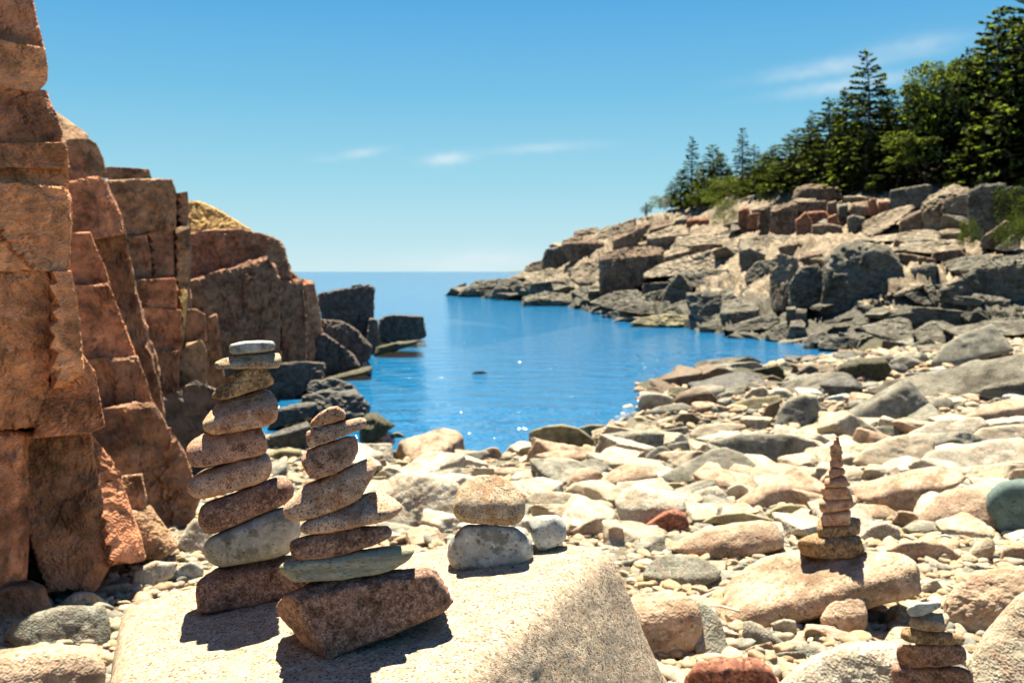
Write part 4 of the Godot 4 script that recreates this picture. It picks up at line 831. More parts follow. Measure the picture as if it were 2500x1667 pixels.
func head_data() -> Array:
	return [
		[H1, [180, 948, 240, 878, 330, 848, 403, 803, 415, 900, 350, 952], {"m": "head_grey_shade"}],
		[H1, [325, 945, 420, 858, 520, 788, 765, 768, 790, 900, 700, 970, 430, 962], {"m": "head_grey_shade", "c": [[340, 905, 770, 830, 50]], "a": 0.06}],
		[H1, [700, 965, 780, 798, 900, 752, 1050, 800, 1105, 900, 1060, 1010, 950, 970], {"m": "head_grey_shade", "a": 0.06, "c": [[720, 880, 1080, 850, 45]]}],
		[H1, [1060, 1060, 1088, 958, 1330, 897, 1500, 955, 1700, 946, 1758, 1000, 1764, 1114, 1600, 1130, 1200, 1120, 1085, 1106], {"m": "head_grey_shade", "d": 92.0, "lv": 4, "c": [[1085, 1010, 1340, 980, 62], [1320, 985, 1760, 1035, 60]]}],
		[H1, [1085, 665, 1108, 608, 1180, 572, 1290, 547, 1305, 645, 1200, 690], {"m": "head_tan", "lean": 35.0}],
		[H1, [1288, 645, 1298, 518, 1345, 500, 1348, 412, 1520, 377, 1625, 400, 1625, 565, 1500, 636, 1350, 655], {"m": "head_grey_shade", "lv": 4}],
		[H1, [1518, 385, 1540, 308, 1670, 262, 1900, 298, 1984, 330, 2004, 485, 1830, 548, 1620, 568, 1556, 425], {"m": "head_brown", "lv": 4, "c": [[1530, 345, 1980, 345, 55]]}],
		[H1, [1656, 264, 1668, 202, 1850, 177, 1900, 162, 1966, 218, 1850, 305, 1700, 298], {"m": "head_tan", "c": [[1660, 240, 1960, 220, 50]]}],
		[H1, [1876, 305, 1956, 218, 2150, 137, 2360, 56, 2360, 185, 2150, 295, 1990, 338], {"m": "head_tan", "lean": 42.0, "lv": 4}],
		[H1, [1095, 745, 1148, 688, 1400, 636, 1500, 676, 1626, 772, 1604, 818, 1450, 790, 1180, 816], {"m": "head_pale", "lean": 52.0, "lv": 4}],
		[H1, [1148, 905, 1168, 806, 1500, 770, 1644, 850, 1644, 948, 1300, 910], {"m": "head_grey_shade"}],
		[H1, [1596, 645, 1850, 556, 2054, 496, 2066, 805, 1900, 838, 1750, 858, 1616, 766], {"m": "head_tan", "lean": 48.0, "lv": 4, "c": [[2060, 800, 1640, 790, 50]]}],
		[H1, [1636, 905, 1750, 847, 2000, 836, 2066, 900, 1850, 1008, 1756, 998], {"m": "head_grey_shade", "lean": 50.0}],
		[H1, [1846, 1025, 2050, 928, 2360, 895, 2400, 980, 2150, 1078, 1960, 1060], {"m": "head_grey_shade", "lean": 50.0}],
		[H1, [1956, 1066, 2200, 1000, 2500, 1030, 2520, 1120, 2200, 1130], {"m": "head_grey_shade", "lean": 45.0}],
		[H2, [-160, 1390, -170, 955, 100, 886, 400, 856, 566, 866, 566, 1045, 422, 1136, 272, 1340, 60, 1388], {"m": "head_brown", "lv": 5, "c": [[-170, 1010, 560, 945, 64]], "k": 0.01}],
		[H2, [-10, 895, -10, 755, 240, 634, 400, 564, 426, 600, 336, 706, 250, 838, 100, 908], {"m": "head_brown", "c": [[-10, 800, 420, 590, 55]], "lv": 4}],
		[H2, [335, 1206, 376, 1146, 560, 1044, 900, 954, 1436, 814, 1446, 985, 1344, 1096, 1200, 1156, 900, 1160, 700, 1120, 500, 1170], {"m": "head_pale", "lean": 50.0, "lv": 5, "k": 0.006}],
		[H2, [545, 1488, 600, 1345, 740, 1162, 834, 1248, 895, 1352, 842, 1448, 700, 1498], {"m": "head_grey_shade", "lv": 4}],
		[H2, [325, 1398, 338, 1284, 626, 1264, 656, 1334, 560, 1408], {"m": "head_grey_shade"}],
		[H2, [640, 1250, 760, 1170, 1300, 1120, 1340, 1260, 1120, 1360, 950, 1330, 860, 1250], {"m": "head_grey_shade", "lean": 40.0, "lv": 4, "a": 0.06}],
		[H2, [1436, 888, 1448, 764, 1800, 724, 2110, 736, 2110, 858, 1800, 868, 1500, 910], {"m": "head_pale", "lean": 52.0, "lv": 4}],
		[H2, [1436, 905, 1560, 876, 1740, 948, 1606, 1108, 1480, 1180, 1446, 1055], {"m": "head_grey_shade"}],
		[H2, [1500, 1180, 1640, 1030, 1780, 1010, 1800, 1200, 1640, 1280, 1520, 1280], {"m": "head_grey_shade", "lean": 30.0}],
		[H2, [1896, 864, 2100, 796, 2360, 792, 2310, 928, 2000, 958, 1916, 926], {"m": "head_brown", "c": [[1900, 850, 2350, 815, 55]]}],
		[H2, [1800, 1510, 1786, 1015, 1900, 954, 2110, 996, 2120, 1104, 2010, 1310, 1960, 1580, 1850, 1600], {"m": "head_tan", "lean": 24.0, "lv": 4}],
		[H2, [2000, 1550, 2010, 1280, 2120, 1100, 2330, 1060, 2420, 1200, 2400, 1560], {"m": "head_grey_shade", "lean": 14.0, "lv": 4, "a": 0.05}],
		[H2, [2110, 1060, 2140, 980, 2352, 900, 2400, 960, 2352, 1060, 2200, 1090], {"m": "head_brown", "c": [[2110, 1000, 2380, 930, 60]]}],
		[H2, [376, 656, 470, 586, 660, 546, 696, 600, 652, 676, 500, 702], {"m": "head_brown", "c": [[385, 672, 690, 592, 62]]}],
		[H2, [686, 646, 706, 556, 832, 536, 836, 646], {"m": "head_grey_shade"}],
		[H2, [826, 646, 838, 536, 974, 526, 974, 646, 890, 676], {"m": "head_red", "c": [[836, 560, 970, 545, 60]]}],
		[H2, [966, 638, 978, 536, 1084, 516, 1094, 616], {"m": "head_red", "c": [[970, 555, 1090, 545, 60]]}],
		[H2, [372, 726, 600, 656, 846, 646, 864, 714, 700, 776, 600, 838, 390, 858], {"m": "head_tan", "lv": 4, "c": [[385, 765, 860, 705, 60]]}],
		[H2, [690, 856, 736, 736, 1000, 714, 1404, 736, 1434, 784, 1100, 838, 900, 838], {"m": "head_pale", "lean": 52.0, "lv": 4}],
		[H2, [860, 920, 900, 840, 1090, 820, 1240, 830, 1080, 900, 920, 930], {"m": "head_brown"}],
		[H2, [546, 1000, 560, 960, 740, 870, 860, 880, 860, 930, 700, 1000, 580, 1030], {"m": "head_tan", "c": [[550, 985, 860, 905, 58]]}],
		[H2, [1424, 606, 1426, 444, 1534, 404, 1564, 500, 1526, 688, 1450, 698], {"m": "head_red", "c": [[1426, 450, 1560, 420, 60]]}],
		[H2, [1576, 440, 1616, 366, 1750, 326, 1816, 366, 1700, 428, 1600, 450], {"m": "head_tan", "lean": 20.0, "c": [[1580, 430, 1810, 385, 55]]}],
		[H2, [1646, 648, 1676, 434, 1816, 394, 1836, 668, 1700, 690], {"m": "head_brown"}],
		[H2, [1536, 655, 1536, 495, 1656, 465, 1666, 660], {"m": "head_red"}],
		[H2, [1796, 688, 1806, 434, 2066, 334, 2106, 396, 2096, 730, 1920, 720], {"m": "head_brown", "lv": 4, "c": [[1806, 460, 2090, 380, 60]]}],
		[H2, [2056, 310, 2096, 186, 2200, 146, 2400, 136, 2566, 146, 2630, 310, 2500, 340, 2100, 350], {"m": "head_brown", "lv": 4, "c": [[2060, 300, 2230, 170, 45], [2200, 180, 2620, 180, 60]]}],
		[H2, [2076, 430, 2096, 336, 2420, 326, 2440, 456, 2150, 452], {"m": "head_brown", "p": 14.0}],
		[H2, [2196, 560, 2226, 456, 2420, 446, 2530, 566, 2300, 612], {"m": "head_red", "p": 12.0}],
		[H2, [2090, 750, 2084, 560, 2200, 460, 2280, 600, 2280, 730, 2200, 740], {"m": "head_red", "p": 14.0}],
		[H2, [2270, 740, 2280, 610, 2440, 590, 2600, 620, 2640, 740], {"m": "head_brown", "p": 12.0}],
		[H3, [90, 480, 100, 350, 200, 330, 210, 450, 180, 490], {"m": "head_brown", "p": 14.0}],
		[H3, [220, 520, 230, 390, 330, 370, 340, 500, 290, 530], {"m": "head_grey_shade", "p": 14.0}],
		[H3, [336, 448, 396, 356, 562, 334, 586, 496, 400, 518], {"m": "head_brown", "p": 14.0, "c": [[340, 400, 580, 380, 50]]}],
		[H3, [574, 486, 574, 326, 640, 296, 706, 496, 600, 506], {"m": "head_red", "p": 16.0}],
		[H3, [694, 496, 684, 336, 804, 334, 826, 486], {"m": "head_red", "p": 16.0}],
		[H3, [816, 428, 826, 216, 1000, 184, 1290, 144, 1290, 370, 1100, 430], {"m": "head_grey_shade", "lv": 4}],
		[H3, [325, 646, 325, 516, 400, 496, 526, 526, 516, 666, 400, 708], {"m": "head_grey_shade", "p": 12.0}],
		[H3, [95, 640, 100, 520, 200, 480, 240, 600, 210, 650], {"m": "head_red", "p": 11.0}],
		[H3, [495, 726, 505, 576, 700, 484, 900, 414, 1080, 384, 1096, 420, 906, 566, 706, 688, 640, 748], {"m": "head_tan", "lv": 4, "c": [[500, 728, 760, 640, 58], [740, 645, 1090, 430, 55]]}],
		[H3, [935, 706, 935, 566, 1060, 474, 1196, 434, 1196, 688, 1050, 698], {"m": "head_brown", "c": [[940, 570, 1190, 450, 50]]}],
		[H3, [1184, 690, 1184, 396, 1256, 284, 1400, 204, 1560, 144, 1710, 186, 1772, 300, 1772, 650, 1600, 690, 1300, 698], {"m": "head_tan", "lv": 5, "p": 11.0, "yaw": -14.0, "c": [[1184, 440, 1460, 280, 50], [1440, 290, 1740, 230, 45]]}],
		[H3, [1700, 310, 1740, 214, 1880, 144, 2150, 134, 2190, 180, 2150, 560, 1900, 780, 1760, 850, 1734, 600], {"m": "head_grey_shade", "lv": 5}],  # crag face turned from the sun, its shade put into the rock colour
		[H3, [2140, 230, 2180, 180, 2460, 190, 2460, 680, 2150, 580], {"m": "head_grey_shade", "lv": 4}],
		[H3, [1860, 860, 1900, 740, 2150, 560, 2300, 620, 2300, 860, 2050, 900], {"m": "head_brown", "a": 0.06}],
		[H3, [2030, 890, 2060, 850, 2240, 720, 2330, 740, 2300, 900, 2120, 910], {"m": "head_grey_shade", "lean": 40.0}],
		[H3, [360, 798, 700, 734, 1000, 694, 1370, 684, 1390, 790, 900, 800], {"m": "head_pale", "lean": 56.0, "lv": 4}],
		[H3, [1354, 768, 1366, 684, 1470, 654, 1636, 654, 1648, 748, 1500, 780], {"m": "head_tan", "c": [[1360, 710, 1645, 690, 60]]}],
		[H3, [930, 906, 956, 824, 1280, 844, 1480, 772, 1626, 784, 1672, 886, 1580, 930, 1330, 948, 1000, 912], {"m": "head_pale", "lean": 50.0, "lv": 4}],
		[H3, [1290, 1010, 1316, 920, 1606, 884, 1714, 980, 1500, 1022], {"m": "head_brown"}],
		[H3, [10, 1560, 84, 1050, 146, 914, 280, 792, 450, 782, 806, 844, 890, 930, 960, 1100, 1104, 1310, 900, 1410, 600, 1640, 100, 1700], {"m": "head_grey_shade", "lv": 5, "p": 15.0, "k": 0.012, "d": 47.0, "t": 7.0, "lean": 3.0, "c": [[60, 1080, 430, 930, 52], [400, 925, 860, 865, 60], [400, 1700, 420, 920, -12]]}],
		[H3, [850, 935, 1000, 936, 1330, 1000, 1340, 1060, 1200, 1130, 1050, 1110], {"m": "head_brown", "a": 0.08, "lv": 4}],
		[H3, [1050, 1106, 1180, 1126, 1316, 1046, 1370, 1100, 1310, 1270, 1100, 1310], {"m": "head_grey_shade", "c": [[1080, 1130, 1350, 1080, 40]]}],
		[H3, [1430, 1040, 1600, 996, 1770, 984, 1960, 944, 1970, 1070, 1800, 1120, 1640, 1200, 1500, 1130], {"m": "head_grey_shade", "lv": 4, "c": [[1440, 1080, 1640, 1110, 55], [1620, 1115, 1965, 1020, 58]]}],
		[H3, [1950, 1070, 1996, 954, 2116, 944, 2150, 1006, 2050, 1100], {"m": "head_tan", "p": 12.0}],
		[H3, [1390, 1440, 1400, 1336, 1550, 1284, 1700, 1154, 1850, 1084, 2100, 954, 2360, 954, 2560, 980, 2560, 1560, 1750, 1500], {"m": "head_grey_shade", "lv": 5, "k": 0.02, "c": [[1400, 1360, 1900, 1090, 50], [1880, 1095, 2560, 1000, 60]]}],
		[H3, [860, 1416, 980, 1326, 1206, 1284, 1196, 1326, 1050, 1408, 900, 1434], {"m": "head_tan", "d": 45.0, "c": [[870, 1415, 1200, 1300, 55]]}],
		[H3, [990, 1410, 1130, 1344, 1312, 1506, 1276, 1540, 1120, 1500], {"m": "head_grey_shade", "d": 44.6, "lean": 30.0}],
		[H3, [1200, 1320, 1300, 1280, 1480, 1560, 1340, 1560], {"m": "head_grey_shade", "d": 44.4, "lean": 30.0}],
		[H5, [1744, 140, 1796, 60, 2000, 84, 2210, 146, 2170, 320, 1900, 350, 1700, 320], {"m": "head_grey_shade", "d": 42.6, "lv": 4, "c": [[1750, 130, 2200, 165, 60]]}],
		[H5, [2144, 290, 2144, 206, 2352, 196, 2500, 210, 2500, 420, 2200, 410], {"m": "head_grey_shade", "d": 41.8, "lv": 4, "c": [[2150, 265, 2500, 255, 60]]}],
		[H5, [900, 420, 1100, 230, 1450, 260, 1760, 300, 1780, 440, 1400, 470], {"m": "head_grey_shade", "d": 43.0, "lv": 4}],
		[H5, [474, 456, 700, 434, 930, 350, 1036, 386, 1090, 520, 1130, 610, 850, 654, 700, 604, 600, 530], {"m": "head_grey_shade", "d": 40.6, "lv": 4, "c": [[500, 490, 640, 530, 60], [600, 525, 1110, 510, 62]]}],
		[H5, [1074, 530, 1300, 394, 1424, 394, 1436, 466, 1610, 476, 1510, 634, 1300, 654, 1150, 614], {"m": "head_grey_shade", "d": 39.0, "lean": 56.0, "lv": 4}],
		[H5, [1424, 480, 1900, 414, 2352, 384, 2560, 380, 2560, 540, 1600, 564], {"m": "head_grey_shade", "d": 37.5, "lean": 58.0, "lv": 4}],
		[H5, [-10, 660, 100, 584, 240, 574, 420, 584, 530, 640, 480, 704, 300, 714, -10, 714], {"m": "head_grey_shade", "d": 39.6, "lean": 30.0}],
		[H5, [440, 700, 480, 600, 600, 560, 720, 640, 700, 760, 560, 800], {"m": "head_grey_shade", "d": 38.0}],
		[H5, [950, 760, 1240, 560, 1340, 640, 1280, 700, 1000, 780], {"m": "head_grey_shade", "d": 36.0, "c": [[950, 740, 1300, 590, 50]]}],
		[H5, [1050, 860, 1180, 740, 1320, 760, 1300, 860, 1220, 900], {"m": "head_grey_shade", "d": 34.5, "c": [[1050, 850, 1180, 740, 50]]}],
		[H5, [720, 680, 740, 610, 860, 640, 980, 650, 880, 760, 760, 760], {"m": "head_grey_shade", "d": 36.6}],
		[H4, [830, 180, 840, 70, 1060, 60, 1300, 60, 1400, 120, 1200, 200, 1190, 440, 950, 420, 900, 260], {"m": "head_grey_shade", "lv": 4, "lean": 24.0, "a": 0.05, "c": [[830, 90, 1300, 80, 45]]}],
		[H4, [1216, 310, 1240, 180, 1400, 130, 1640, 210, 1660, 260, 1640, 400, 1230, 450], {"m": "head_grey_shade", "lv": 4, "c": [[1220, 310, 1660, 260, 60]]}],
		[H4, [1250, 480, 1480, 400, 1820, 300, 1900, 380, 1800, 470, 1400, 520], {"m": "head_grey_shade", "lean": 45.0, "lv": 4, "a": 0.06}],
		[H4, [1740, 540, 1860, 450, 1990, 400, 2000, 600, 1880, 620], {"m": "head_grey_shade", "lean": 35.0}],
		[H4, [1974, 380, 1978, 236, 2084, 226, 2090, 390], {"m": "head_grey_shade", "c": [[1978, 262, 2088, 258, 65]]}],
		[H4, [2086, 400, 2094, 250, 2210, 260, 2210, 400], {"m": "head_grey_shade", "c": [[2090, 300, 2210, 300, 55]]}],
		[H4, [1980, 600, 2030, 400, 2150, 380, 2200, 430, 2190, 600, 2100, 640], {"m": "head_grey_shade", "c": [[2010, 450, 2195, 460, 60]]}],
		[H4, [2160, 640, 2260, 540, 2400, 510, 2500, 580, 2460, 640], {"m": "head_grey_shade", "lean": 40.0, "d": 41.0}],
		[H4, [-100, 200, 0, 60, 250, 40, 330, 100, 200, 180, 0, 240], {"m": "head_grey_shade", "lean": 46.0}],
		[H4, [330, 100, 420, 70, 600, 30, 560, 110, 420, 200], {"m": "head_grey_shade", "lean": 30.0}],
		[H4, [560, 280, 700, 190, 840, 150, 850, 250, 700, 300], {"m": "head_grey_shade", "c": [[580, 270, 850, 200, 55]]}],
		[H4, [200, 430, 300, 350, 600, 310, 940, 330, 960, 430, 600, 460], {"m": "olive", "lean": 40.0, "a": 0.08, "d": 57.0}],
		[H4, [50, 270, 200, 200, 500, 220, 600, 300, 300, 320], {"m": "head_grey_shade", "lean": 45.0, "a": 0.06}],
	]

# trees: x and y of the foot, y of the top, width in pixels, kind
func tree_data() -> Array:
	return [
		[1688, 500, 331, 58, "spire", "slim sparse spruce at the seaward tip of the wood"],
		[1736, 498, 350, 104, "spruce", "rounded spruce beside the slim sparse spruce"],
		[1809, 470, 310, 64, "spire", "narrow pointed spruce rising behind the rounded spruce"],
		[1842, 468, 349, 56, "spire", "thin topped spruce next to the narrow pointed one"],
		[1779, 502, 424, 104, "scrub", "low bushy pine growing on the rock edge"],
		[1640, 502, 438, 48, "spruce", "little windswept spruce at the end of the wood"],
		[1612, 506, 474, 50, "scrub", "stunted flat pine at the very end of the wood"],
		[1872, 472, 370, 110, "spruce", "round topped spruce in the middle of the lower wood"],
		[1945, 462, 308, 128, "spruce", "broad dark spruce where the wood starts to climb"],
		[2020, 455, 236, 128, "spruce", "dark spruce with dead tips on the climbing edge of the wood"],
		[2106, 452, 120, 150, "spruce", "tallest spire topped spruce standing above the wood"],
		[2170, 448, 218, 140, "spruce", "full spruce just inland of the tallest spire"],
		[2232, 446, 205, 140, "spruce", "pointed spruce between the tallest spire and the dark round pine"],
		[2302, 440, 132, 140, "pine", "dark round headed pine inland of the pointed spruce"],
		[2336, 440, 190, 150, "leafy", "light green leafy tree in front of the dark round pine"],
		[2425, 436, 22, 190, "spruce", "huge ragged spruce at the inland edge"],
		[2490, 440, -60, 220, "spruce", "tallest inland spruce running out of sight"],
		[2392, 452, 270, 150, "spruce", "yellow green young spruce under the huge ragged one"],
		[2118, 458, 300, 100, "spruce", "young green spruce below the tallest spire"],
		[2066, 458, 330, 90, "spruce", "dense spruce low in front of the dark spruce"],
		[1912, 468, 380, 84, "scrub", "bushy young pine on the ledge rim"],
		[2262, 452, 300, 130, "pine", "spreading pine with bare trunk above the brown wall"],
		[2590, 440, -20, 220, "spruce", "dense spruce past the tallest inland one"],
		[1662, 500, 410, 62, "spruce", "small full spruce near the seaward tip of the wood"],
		[1712, 500, 392, 80, "spruce", "squat spruce between the slim sparse one and the rounded one"],
		[1760, 490, 372, 84, "spruce", "medium spruce behind the low bushy pine"],
		[1826, 480, 392, 90, "spruce", "stout spruce in front of the narrow pointed one"],
		[1890, 470, 348, 96, "spruce", "full spruce on the seaward side of the broad dark one"],
		[1975, 462, 285, 110, "spruce", "tall full spruce on the seaward side of the one with dead tips"],
		[2060, 456, 210, 120, "spruce", "tall dark spruce close to the tallest spire"],
		[2190, 456, 350, 120, "spruce", "small spruce shading the dark rock wall"],
	]

# ---------------------------------------------------------------- headland surface
func col_d(col: Array, y: float) -> float:
	if y >= col[1]:
		return col[2]
	for i in range(1, col.size() - 3, 2):
		if y >= col[i + 2]:
			return lerpf(col[i + 1], col[i + 3], (col[i] - y) / (col[i] - col[i + 2]))
	return col[col.size() - 1]

func head_at(x: float, y: float) -> float:
	var cols := head_columns()
	var i := 0
	while i < cols.size() - 2 and x > cols[i + 1][0]:
		i += 1
	var t := clampf((x - cols[i][0]) / (cols[i + 1][0] - cols[i][0]), 0.0, 1.0)
	return lerpf(col_d(cols[i], y), col_d(cols[i + 1], y), t)

func head_edge(x: float, top: bool) -> float:
	var cols := head_columns()
	var i := 0
	while i < cols.size() - 2 and x > cols[i + 1][0]:
		i += 1
	var t := clampf((x - cols[i][0]) / (cols[i + 1][0] - cols[i][0]), 0.0, 1.0)
	var a: Array = cols[i]
	var b: Array = cols[i + 1]
	return lerpf(a[a.size() - 2] if top else a[1], b[b.size() - 2] if top else b[1], t)

func head_wood(p: Vector3) -> bool:      # the wood starts where the ground stands this high
	return p.y > 7.9 + 0.5 * nz.get_noise_3dv(p * 4.0) - maxf(0.0, p.x - 20.0) * 0.05 and p.x > 15.0 + 6.0 * nz.get_noise_2d(p.z * 3.0, 1.0)

func build_headland() -> void:
	var step := FastNoiseLite.new()
	step.seed = 9
	step.noise_type = FastNoiseLite.TYPE_CELLULAR
	step.cellular_return_type = FastNoiseLite.RETURN_CELL_VALUE
	step.frequency = 0.3
	step.domain_warp_enabled = true
	step.domain_warp_amplitude = 1.2
	step.domain_warp_frequency = 0.25
	var v := PackedVector3Array()
	var f := PackedInt32Array()
	var nx := 290
	var ny := 120
	for i in nx:
		var x := 1082.0 + (2800.0 - 1082.0) * i / (nx - 1)
		var y0 := head_edge(x, false)
		var y1 := head_edge(x, true)
		for j in ny + 3:
			var q: Vector3
			if j == 0:
				q = at_dist(x, y0, head_at(x, y0) - 3.0)
				q.y = SEA - 3.0
			elif j > ny:
				q = at_dist(x, y1, head_at(x, y1))
				q += Vector3(q.x, 0, q.z).normalized() * (12.0 if j == ny + 1 else 40.0)
				q.y -= 1.0 if j == ny + 1 else q.y + 8.0
			else:
				var y := lerpf(y0, y1, (j - 1.0) / (ny - 1.0))
				q = at_dist(x, y, head_at(x, y))
				var s := step.get_noise_3d(q.x * 0.3, q.y * 1.0, q.z * 0.22)
				var s2 := step.get_noise_3d(q.x * 0.9 + 90.0, q.y * 1.7, q.z * 0.6)
				var flat := clampf((head_at(x, y - 2.0) - head_at(x, y)) / (q.length() * 2.0 / FPX) / 5.0, 0.12, 1.0)
				q.y += -0.22 + (s * 0.9 + s2 * 0.35) * flat + 0.1 * nz.get_noise_3dv(q * 6.0)
				q -= Vector3(q.x, 0, q.z).normalized() * (s * 1.0 + s2 * 0.5) * (1.0 - flat)
			v.append(q)
	var w := ny + 3
	var low_f := PackedInt32Array()
	var wood_f := PackedInt32Array()
	for i in nx - 1:
		for j in w - 1:
			var a := i * w + j
			var quad := PackedInt32Array([a, a + 1, a + w, a + w, a + 1, a + w + 1])
			if j > 0 and head_wood(v[a]):
				wood_f.append_array(quad)
			elif v[a].y < SEA + 1.9 + 1.2 * nz.get_noise_3dv(v[a] * 9.0):
				low_f.append_array(quad)
			else:
				f.append_array(quad)
	var o := put("headland", mesh_of(v, f), mats.head_tan)
	tag(o, "", "", "", "structure")
	put("tidal_rock", mesh_of(v, low_f), mats.head_tide, o)
	put("forest_floor", chipped(v, wood_f), mats.head_soil, o)
	for r in head_data():
		var opt: Dictionary = r[2]
		if not opt.has("d"):
			var c := Vector2.ZERO
			var n: int = r[1].size() / 2
			var ylow := -1e9
			var ytop := 1e9
			for i in n:
				c.x += r[0][0] + r[1][i * 2] / r[0][2]
				var yy: float = r[0][1] + r[1][i * 2 + 1] / r[0][2]
				ylow = maxf(ylow, yy)
				ytop = minf(ytop, yy)
			opt.d = head_at(c.x / n, lerpf(ylow, ytop, 0.12))
		if not opt.has("p"): opt.p = 60.0
		opt.st = 0.045
		opt.grow = 0.035
		if not opt.has("a"): opt.a = 0.045
		if not opt.has("t"):
			var lo := 1e9
			var hi := -1e9
			for i in range(0, r[1].size(), 2):
				lo = minf(lo, r[1][i])
				hi = maxf(hi, r[1][i])
			opt.t = maxf(2.5, (hi - lo) / r[0][2] / FPX * opt.d * 0.9)
		opt.k = opt.get("k", 0.008)
		if not opt.has("lv"): opt.lv = 4
		var k := rock(r[0], r[1], opt)
		put("rock_block", k[0], mats[opt.m], o, k[1])
	# broken blocks over the ledges
	var shapes := []
	for i in 10:
		shapes.append(free_rock(300 + i, 60.0, 4, 0.32 if i % 2 else 0.55, 0.03, 7))
	var g := RandomNumberGenerator.new()
	g.seed = 77
	var made := 0
	while made < 110:
		var x := g.randf_range(1100, 2620)
		var y0 := head_edge(x, false)
		var y := g.randf_range(maxf(head_edge(x, true), 470.0), y0)
		if x > 1700.0 and y < 480.0:
			continue
		if made < 44:
			y = y0 - g.randf_range(-2.0, 14.0)
		var d := head_at(x, y)
		var q := at_dist(x, y, d)
		var s := g.randf_range(0.01, 0.03) * d * (0.7 if y > 740 else 1.0)
		s = minf(s, 2.0)
		var m: String = ["head_tan", "head_pale", "head_grey_shade", "head_tan"][g.randi() % 4]
		if q.y < SEA + 2.2:
			m = ["head_grey_shade", "head_tide"][g.randi() % 2]
		var b := put("rock_block", shapes[g.randi() % 10], mats[m], o, q + Vector3(0, s * 0.05, 0))
		b.rotation = Vector3(g.randf_range(-0.15, 0.3), g.randf_range(0, TAU), g.randf_range(-0.25, 0.25))
		b.scale = Vector3(s * g.randf_range(1.0, 1.9), s * g.randf_range(0.6, 1.0), s * g.randf_range(0.8, 1.3))
		made += 1

# ---------------------------------------------------------------- trees
func spray(v: PackedVector3Array, n: PackedVector3Array, col: PackedColorArray, f: PackedInt32Array, at: Vector3, dir: Vector3, wide: float, up: Vector3, c: Color) -> void:
	var k := v.size()
	var s := dir.cross(up).normalized() * wide
	v.append_array(PackedVector3Array([at, at + dir * 0.5 + s, at + dir, at + dir * 0.5 - s]))
	var q := dir.cross(s).normalized()
	if q.y < 0.0:
		q = -q
	for i in 4:
		n.append(q)
		col.append(c)
	f.append_array(PackedInt32Array([k, k + 1, k + 2, k, k + 2, k + 3]))

func arrays_mesh(v: PackedVector3Array, n: PackedVector3Array, col: PackedColorArray, f: PackedInt32Array) -> ArrayMesh:
	var arr := []
	arr.resize(Mesh.ARRAY_MAX)
	arr[Mesh.ARRAY_VERTEX] = v
	arr[Mesh.ARRAY_NORMAL] = n
	arr[Mesh.ARRAY_COLOR] = col
	arr[Mesh.ARRAY_INDEX] = f
	var m := ArrayMesh.new()
	m.add_surface_from_arrays(Mesh.PRIMITIVE_TRIANGLES, arr)
	return m

func limb(v: PackedVector3Array, f: PackedInt32Array, a: Vector3, b: Vector3, ra: float, rb: float, sides := 6) -> void:
	var ax := (b - a).normalized()
	var u := ax.cross(Vector3.RIGHT if absf(ax.x) < 0.8 else Vector3.BACK).normalized()
	var w := ax.cross(u)
	var k := v.size()
	for i in sides:
		var e := u * cos(TAU * i / sides) + w * sin(TAU * i / sides)
		v.append(a + e * ra)
		v.append(b + e * rb)
	for i in sides:
		var p := k + i * 2
		var q := k + (i + 1) % sides * 2
		f.append_array(PackedInt32Array([p, q, p + 1, q, q + 1, p + 1]))

